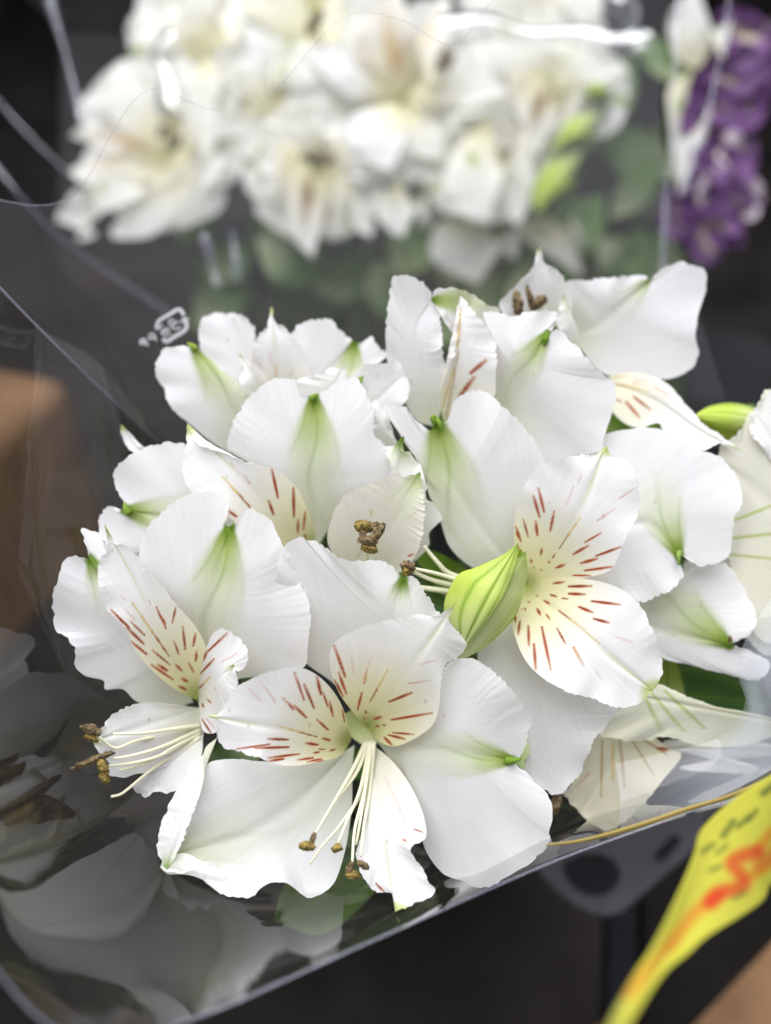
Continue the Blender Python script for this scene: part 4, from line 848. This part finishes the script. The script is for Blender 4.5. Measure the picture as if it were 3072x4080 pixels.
# sleeve of the bouquet behind
SB = thing('plastic_sleeve', 'clear plastic sleeve around the bouquet behind, with bright glare and silvery folds', 'sleeve', BFOOT)
def ringb(k): return BFOOT + Vector((.025 * math.cos(k), .025 * math.sin(k), .02))
fx = [130, 330, 520, 700, 900, 1100, 1250, 1360, 1440]
rows = []
for y, zo in [(-260, 3.2), (-40, 3.2), (60, 3.2), (110, 3.2), (330, 3.2), (560, 3.2)]:
    rows.append([PI(x + (y < 0) * (x - 780) * .15, y, PD(780, 330, ZB + 3.4) + Vector((0, .03 * ((x - 780) / 680) ** 2, 0)), Vector((0, -1, .08))) for x in fx])
rows.append([ringb(3.6 + 2.2 * k / 8) for k in range(9)])
loft('film_front', rows, M_FILMB, SB, 110, 80, 0.0004, 4, True)
def strip(pts, w, parent=SB, mat=M_FOLD, name='film_fold'):
    c = crom([tuple(PD(*p)) for p in pts], 24)
    d = np.gradient(c, axis=0); d /= np.linalg.norm(d, axis=1)[:, None]
    w = w * (.72 + .28 * np.sin(np.linspace(0, 7, 24) + pts[0][0]))[:, None]
    s = np.cross(d, Fn); s /= np.linalg.norm(s, axis=1)[:, None]
    k = np.linspace(-1, 1, 9)
    g = c[:, None] + s[:, None] * (k[None, :, None] * w[..., None] / 2) - Fn * (w * .35 * (1 - k[None] ** 2))[..., None]
    return mesh_obj(name, g.reshape(-1, 3), grid_faces(24, 9), mat, parent)
strip([(95, -40, -12), (140, 110, -12), (178, 262, -12)], .0036)
strip([(-20, 200, -13), (60, 290, -13), (170, 395, -13)], .0016)
strip([(-30, 330, -10), (40, 420, -10), (150, 530, -11), (370, 680, -13)], .002)
strip([(1465, -20, -11), (1455, 250, -11), (1440, 420, -11), (1430, 600, -11)], .0022)
strip([(1580, -20, -11), (1540, 200, -11), (1480, 420, -11)], .002)
strip([(440, 505, -12), (455, 560, -12), (470, 620, -12)], .004)
strip([(500, 500, -12), (510, 560, -12), (512, 610, -12)], .004)
# creased ridges of the film that catch the lamp
strip([(950, 72, -14), (1050, 60, -14), (1140, 78, -14), (1250, 76, -14), (1330, 104, -14), (1400, 96, -14)], .013, mat=M_GLARE)
strip([(385, 88, -14), (345, 125, -14), (362, 170, -14), (376, 255, -14)], .012, mat=M_GLARE)
strip([(1325, -40, -14), (1350, 40, -14), (1385, 115, -14)], .014, mat=M_GLARE)
# white and purple flowers of a third bouquet at the right
CFOOT = P(2950, 800, -25); CFOOT.z = 0.012
B10 = flower('blurred white flower standing beside the purple spike at the far right', 'm', (1340, 330), ZB - 2, None, CFOOT)
bpetal(B10, 'm', (1350, 320), [(1240, 220), (1235, 50)], (1350, -60), [(1490, 40), (1450, 250)], z=(-1.2, -.8, -.8), streaks=[(1430, 90, 1440, 130, 'G'), (1370, 350, 1375, 380, 'G')])
bpetal(B10, 'm', (1330, 300), [(1225, 380), (1228, 520)], (1270, 850), [(1340, 680), (1410, 450)], z=(-1.2, -.8, -.6), streaks=[(1265, 430, 1275, 480, 'G')])
PUR = thing('purple_flower_spike', 'blurred purple flower spike wrapped at the far right edge', 'flower spike', P(*cv('m', [(1400, 1000)])[0], ZB - 1.5))
stem(PUR, P(*cv('m', [(1400, 980)])[0], ZB - 1.5), CFOOT, .003)
for n, (x, y) in enumerate([(1570, 120), (1520, 180), (1560, 240), (1490, 290), (1540, 330), (1450, 400), (1510, 440), (1420, 520), (1490, 560), (1400, 620), (1470, 660), (1380, 720), (1450, 770), (1340, 800), (1410, 860), (1490, 850), (1320, 920), (1400, 960), (1480, 930), (1340, 1010), (1430, 1020)]):
    for k in range(4):
        an = rng.uniform(0, 6.28)
        dx, dy = math.cos(an), math.sin(an)
        ln, wd = 150, 85
        cpk = np.array((.11, .05, .14)) * rng.uniform(.6, 1.6)
        if n % 6 == 3 and k < 2: cpk = np.array((.60, .52, .56))
        bpetal(PUR, 'm', (x, y), [(x + dx * ln * .4 - dy * wd, y + dy * ln * .4 + dx * wd), (x + dx * ln * .8 - dy * wd, y + dy * ln * .8 + dx * wd)], (x + dx * ln, y + dy * ln),
               [(x + dx * ln * .4 + dy * wd, y + dy * ln * .4 - dx * wd), (x + dx * ln * .8 + dy * wd, y + dy * ln * .8 - dx * wd)], z=(-1.5, -1.0 + rng.uniform(-.4, .4), -.8 + rng.uniform(-.5, .5)), colr=tuple(cpk), mat=M_PURPLE, res=16, serr=3)
bucket('bucket', (BFOOT.x, BFOOT.y, 0), .05, .065, .15, 'black bucket under the bouquet behind')
bucket('bucket', (CFOOT.x + .02, CFOOT.y, 0), .05, .06, .16, 'black bucket under the purple flowers')
# ---------------------------------------------------------------- crate, card, boxes
CRT = thing('plastic_crate', 'dark grey plastic crate corner with a slotted rounded flange below the sleeve', 'crate', PD(1300, 1900, -9))
def plate(name, pts, z0, z1, thick, mat, parent, crop='n'):
    """polygon seen at pixels, real slab of given thickness"""
    q = cv(crop, pts)
    zs = np.interp(q[:, 1], [q[:, 1].min(), q[:, 1].max()], [z0, z1])
    a = np.array([tuple(P(x, y, z)) for (x, y), z in zip(q, zs)])
    b = a + Fn * thick
    n = len(a)
    f = [list(range(n)), list(range(2 * n - 1, n - 1, -1))] + [[i, i + n, (i + 1) % n + n, (i + 1) % n] for i in range(n)]
    o = mesh_obj(name, np.vstack([a, b]), f, mat, parent, smooth=False)
    m = o.modifiers.new('bevel', 'BEVEL'); m.width = .0012; m.segments = 3
    return o
plate('flange', [(60, 900), (90, 1010), (200, 1130), (330, 1230), (450, 1285), (560, 1300), (660, 1270), (1150, 850), (1230, 640), (1500, 430), (1300, 300), (600, 500)], -9, -8, .006, M_CRATE, CRT)
plate('recess_shade_plate', [(250, 930), (270, 1020), (340, 1100), (430, 1145), (530, 1140), (610, 1080), (640, 1000), (600, 910), (500, 860), (350, 870)], -8.36, -8.08, .0005, M_BLACK, CRT)  # black plate on the flange stands in for the hollow's shade
plate('slot_shade_plate', [(870, 870), (900, 910), (950, 890), (1050, 780), (1040, 730), (990, 740)], -8.5, -8.3, .0005, M_BLACK, CRT)  # black plate again, for the dark inside the opening
plate('bar', [(560, 1330), (760, 1240), (760, 1900), (700, 2300), (540, 2300)], -12, -11, .01, M_BLACK, CRT)
plate('bar', [(800, 1180), (1150, 900), (1900, 600), (1900, 1250), (900, 2300), (760, 2300)], -13, -12, .01, M_SHELF, CRT)
bx = box('cardboard_box', P(3300, 4200, -16) - Vector((0, 0, .04)), (.16, .1, .08), M_BOX, None, .5, .002)
tag(bx, 'brown cardboard box corner showing beyond the yellow card', 'box')
bx = box('cardboard_box', P(-60, 1800, -22) - Vector((.06, 0, .03)), (.16, .12, .10), M_BOX_DIM, None, -.3, .01)
tag(bx, 'brown cardboard box seen blurred through the film at the left', 'box')
# yellow price card, curling past the camera side of the sleeve
CARD = thing('price_card', 'bright yellow printed card with red figures slanting down beside the sleeve', 'card', PD(1500, 2000, 2.0))
def card(parent):
    Lc = crom(cv('n', [(520, 2110), (640, 1880), (900, 1400), (1060, 1060), (1140, 860), (1195, 690), (1430, 470), (1700, 300)]), 90)
    Rc = crom(cv('n', [(660, 2110), (765, 1930), (935, 1685), (1100, 1545), (1240, 1420), (1580, 1200), (1660, 1060), (1850, 900)]), 90)
    nv = 50
    v = np.linspace(0, 1, nv)[None, :, None]
    px = Lc[:, None] * (1 - v) + Rc[:, None] * v
    t = np.linspace(0, 1, 90)[:, None]
    Z = 6.8 - 4.2 * t + 0.5 * (v[..., 0] - .5) * (1 - t) + .12 * np.sin(7 * t + 3 * v[..., 0])
    C = np.ones((90, nv, 3)) * np.array((.40, .385, .045))
    def seg(pts, w, col, f=1.0):
        nonlocal C
        q = crom(cv('n', pts), 30) if len(pts) > 2 else cv('n', pts)
        d = np.full(px.shape[:2], 1e9)
        for a, b in zip(q[:-1], q[1:]):
            ab = b - a
            u = np.clip(((px - a) @ ab) / (ab @ ab + 1e-9), 0, 1)
            d = np.minimum(d, np.linalg.norm(px - (a + u[..., None] * ab), axis=2))
        k = (1 - sstep(w * .3, w * 1.5, d))[..., None] * f
        C = C * (1 - k) + np.array(col) * k
    red, dk, org = (.42, .04, .012), (.08, .10, .02), (.44, .19, .02)
    seg([(960, 1500), (1120, 1290), (1290, 1150)], 30, org, .9)
    seg([(700, 1840), (860, 1600), (1000, 1440)], 22, org, .8)
    seg([(1480, 1040), (1600, 960), (1720, 860)], 24, org, .9); seg([(1560, 830), (1680, 690)], 24, org, .9)
    seg([(1240, 1190), (1300, 1130), (1420, 1100), (1465, 1070), (1440, 990), (1390, 930), (1450, 880), (1560, 850)], 34, red, .85); seg([(1300, 1150), (1250, 1200)], 30, red, .8); seg([(1560, 940), (1700, 820)], 26, red, .5)
    for a, b, w in [((1190, 850), (1260, 800), 12), ((1330, 740), (1400, 640), 15), ((1430, 680), (1510, 600), 11), ((1600, 450), (1690, 380), 16), ((1240, 980), (1310, 950), 9), ((1400, 1170), (1480, 1120), 8), ((1500, 640), (1560, 560), 9), ((1290, 860), (1360, 800), 8)]:
        seg([a, b], w, dk, .85)
    g = PN(px, Z)
    top = g.reshape(-1, 3)
    n = len(top)
    f = grid_faces(90, nv)
    o = mesh_obj('sheet', top, f, M_CARD, parent, C.reshape(-1, 3), np.stack(np.broadcast_arrays(v[..., 0], t), -1).reshape(-1, 2))
    m = o.modifiers.new('thick', 'SOLIDIFY'); m.thickness = .0003
M_CARD = petal_material('card_print', 0.05, 0.35, (1, 1, .4), .05)
card(CARD)
# the card's reflection in the film, added as a thin yellow band
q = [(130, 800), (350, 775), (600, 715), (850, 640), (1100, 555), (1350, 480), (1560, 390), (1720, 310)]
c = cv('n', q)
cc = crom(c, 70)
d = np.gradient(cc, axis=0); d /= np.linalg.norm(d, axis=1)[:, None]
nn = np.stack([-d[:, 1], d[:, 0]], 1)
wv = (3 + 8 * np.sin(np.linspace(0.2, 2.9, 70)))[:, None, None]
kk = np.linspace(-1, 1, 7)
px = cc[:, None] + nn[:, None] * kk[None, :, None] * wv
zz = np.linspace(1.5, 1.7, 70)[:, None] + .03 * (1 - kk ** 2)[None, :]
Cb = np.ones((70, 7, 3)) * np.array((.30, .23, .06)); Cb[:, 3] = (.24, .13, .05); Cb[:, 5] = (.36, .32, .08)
mesh_obj('card_reflection_band', PN(px, zz).reshape(-1, 3), grid_faces(70, 7), M_CARD, SL, Cb.reshape(-1, 3), np.zeros((490, 2)))
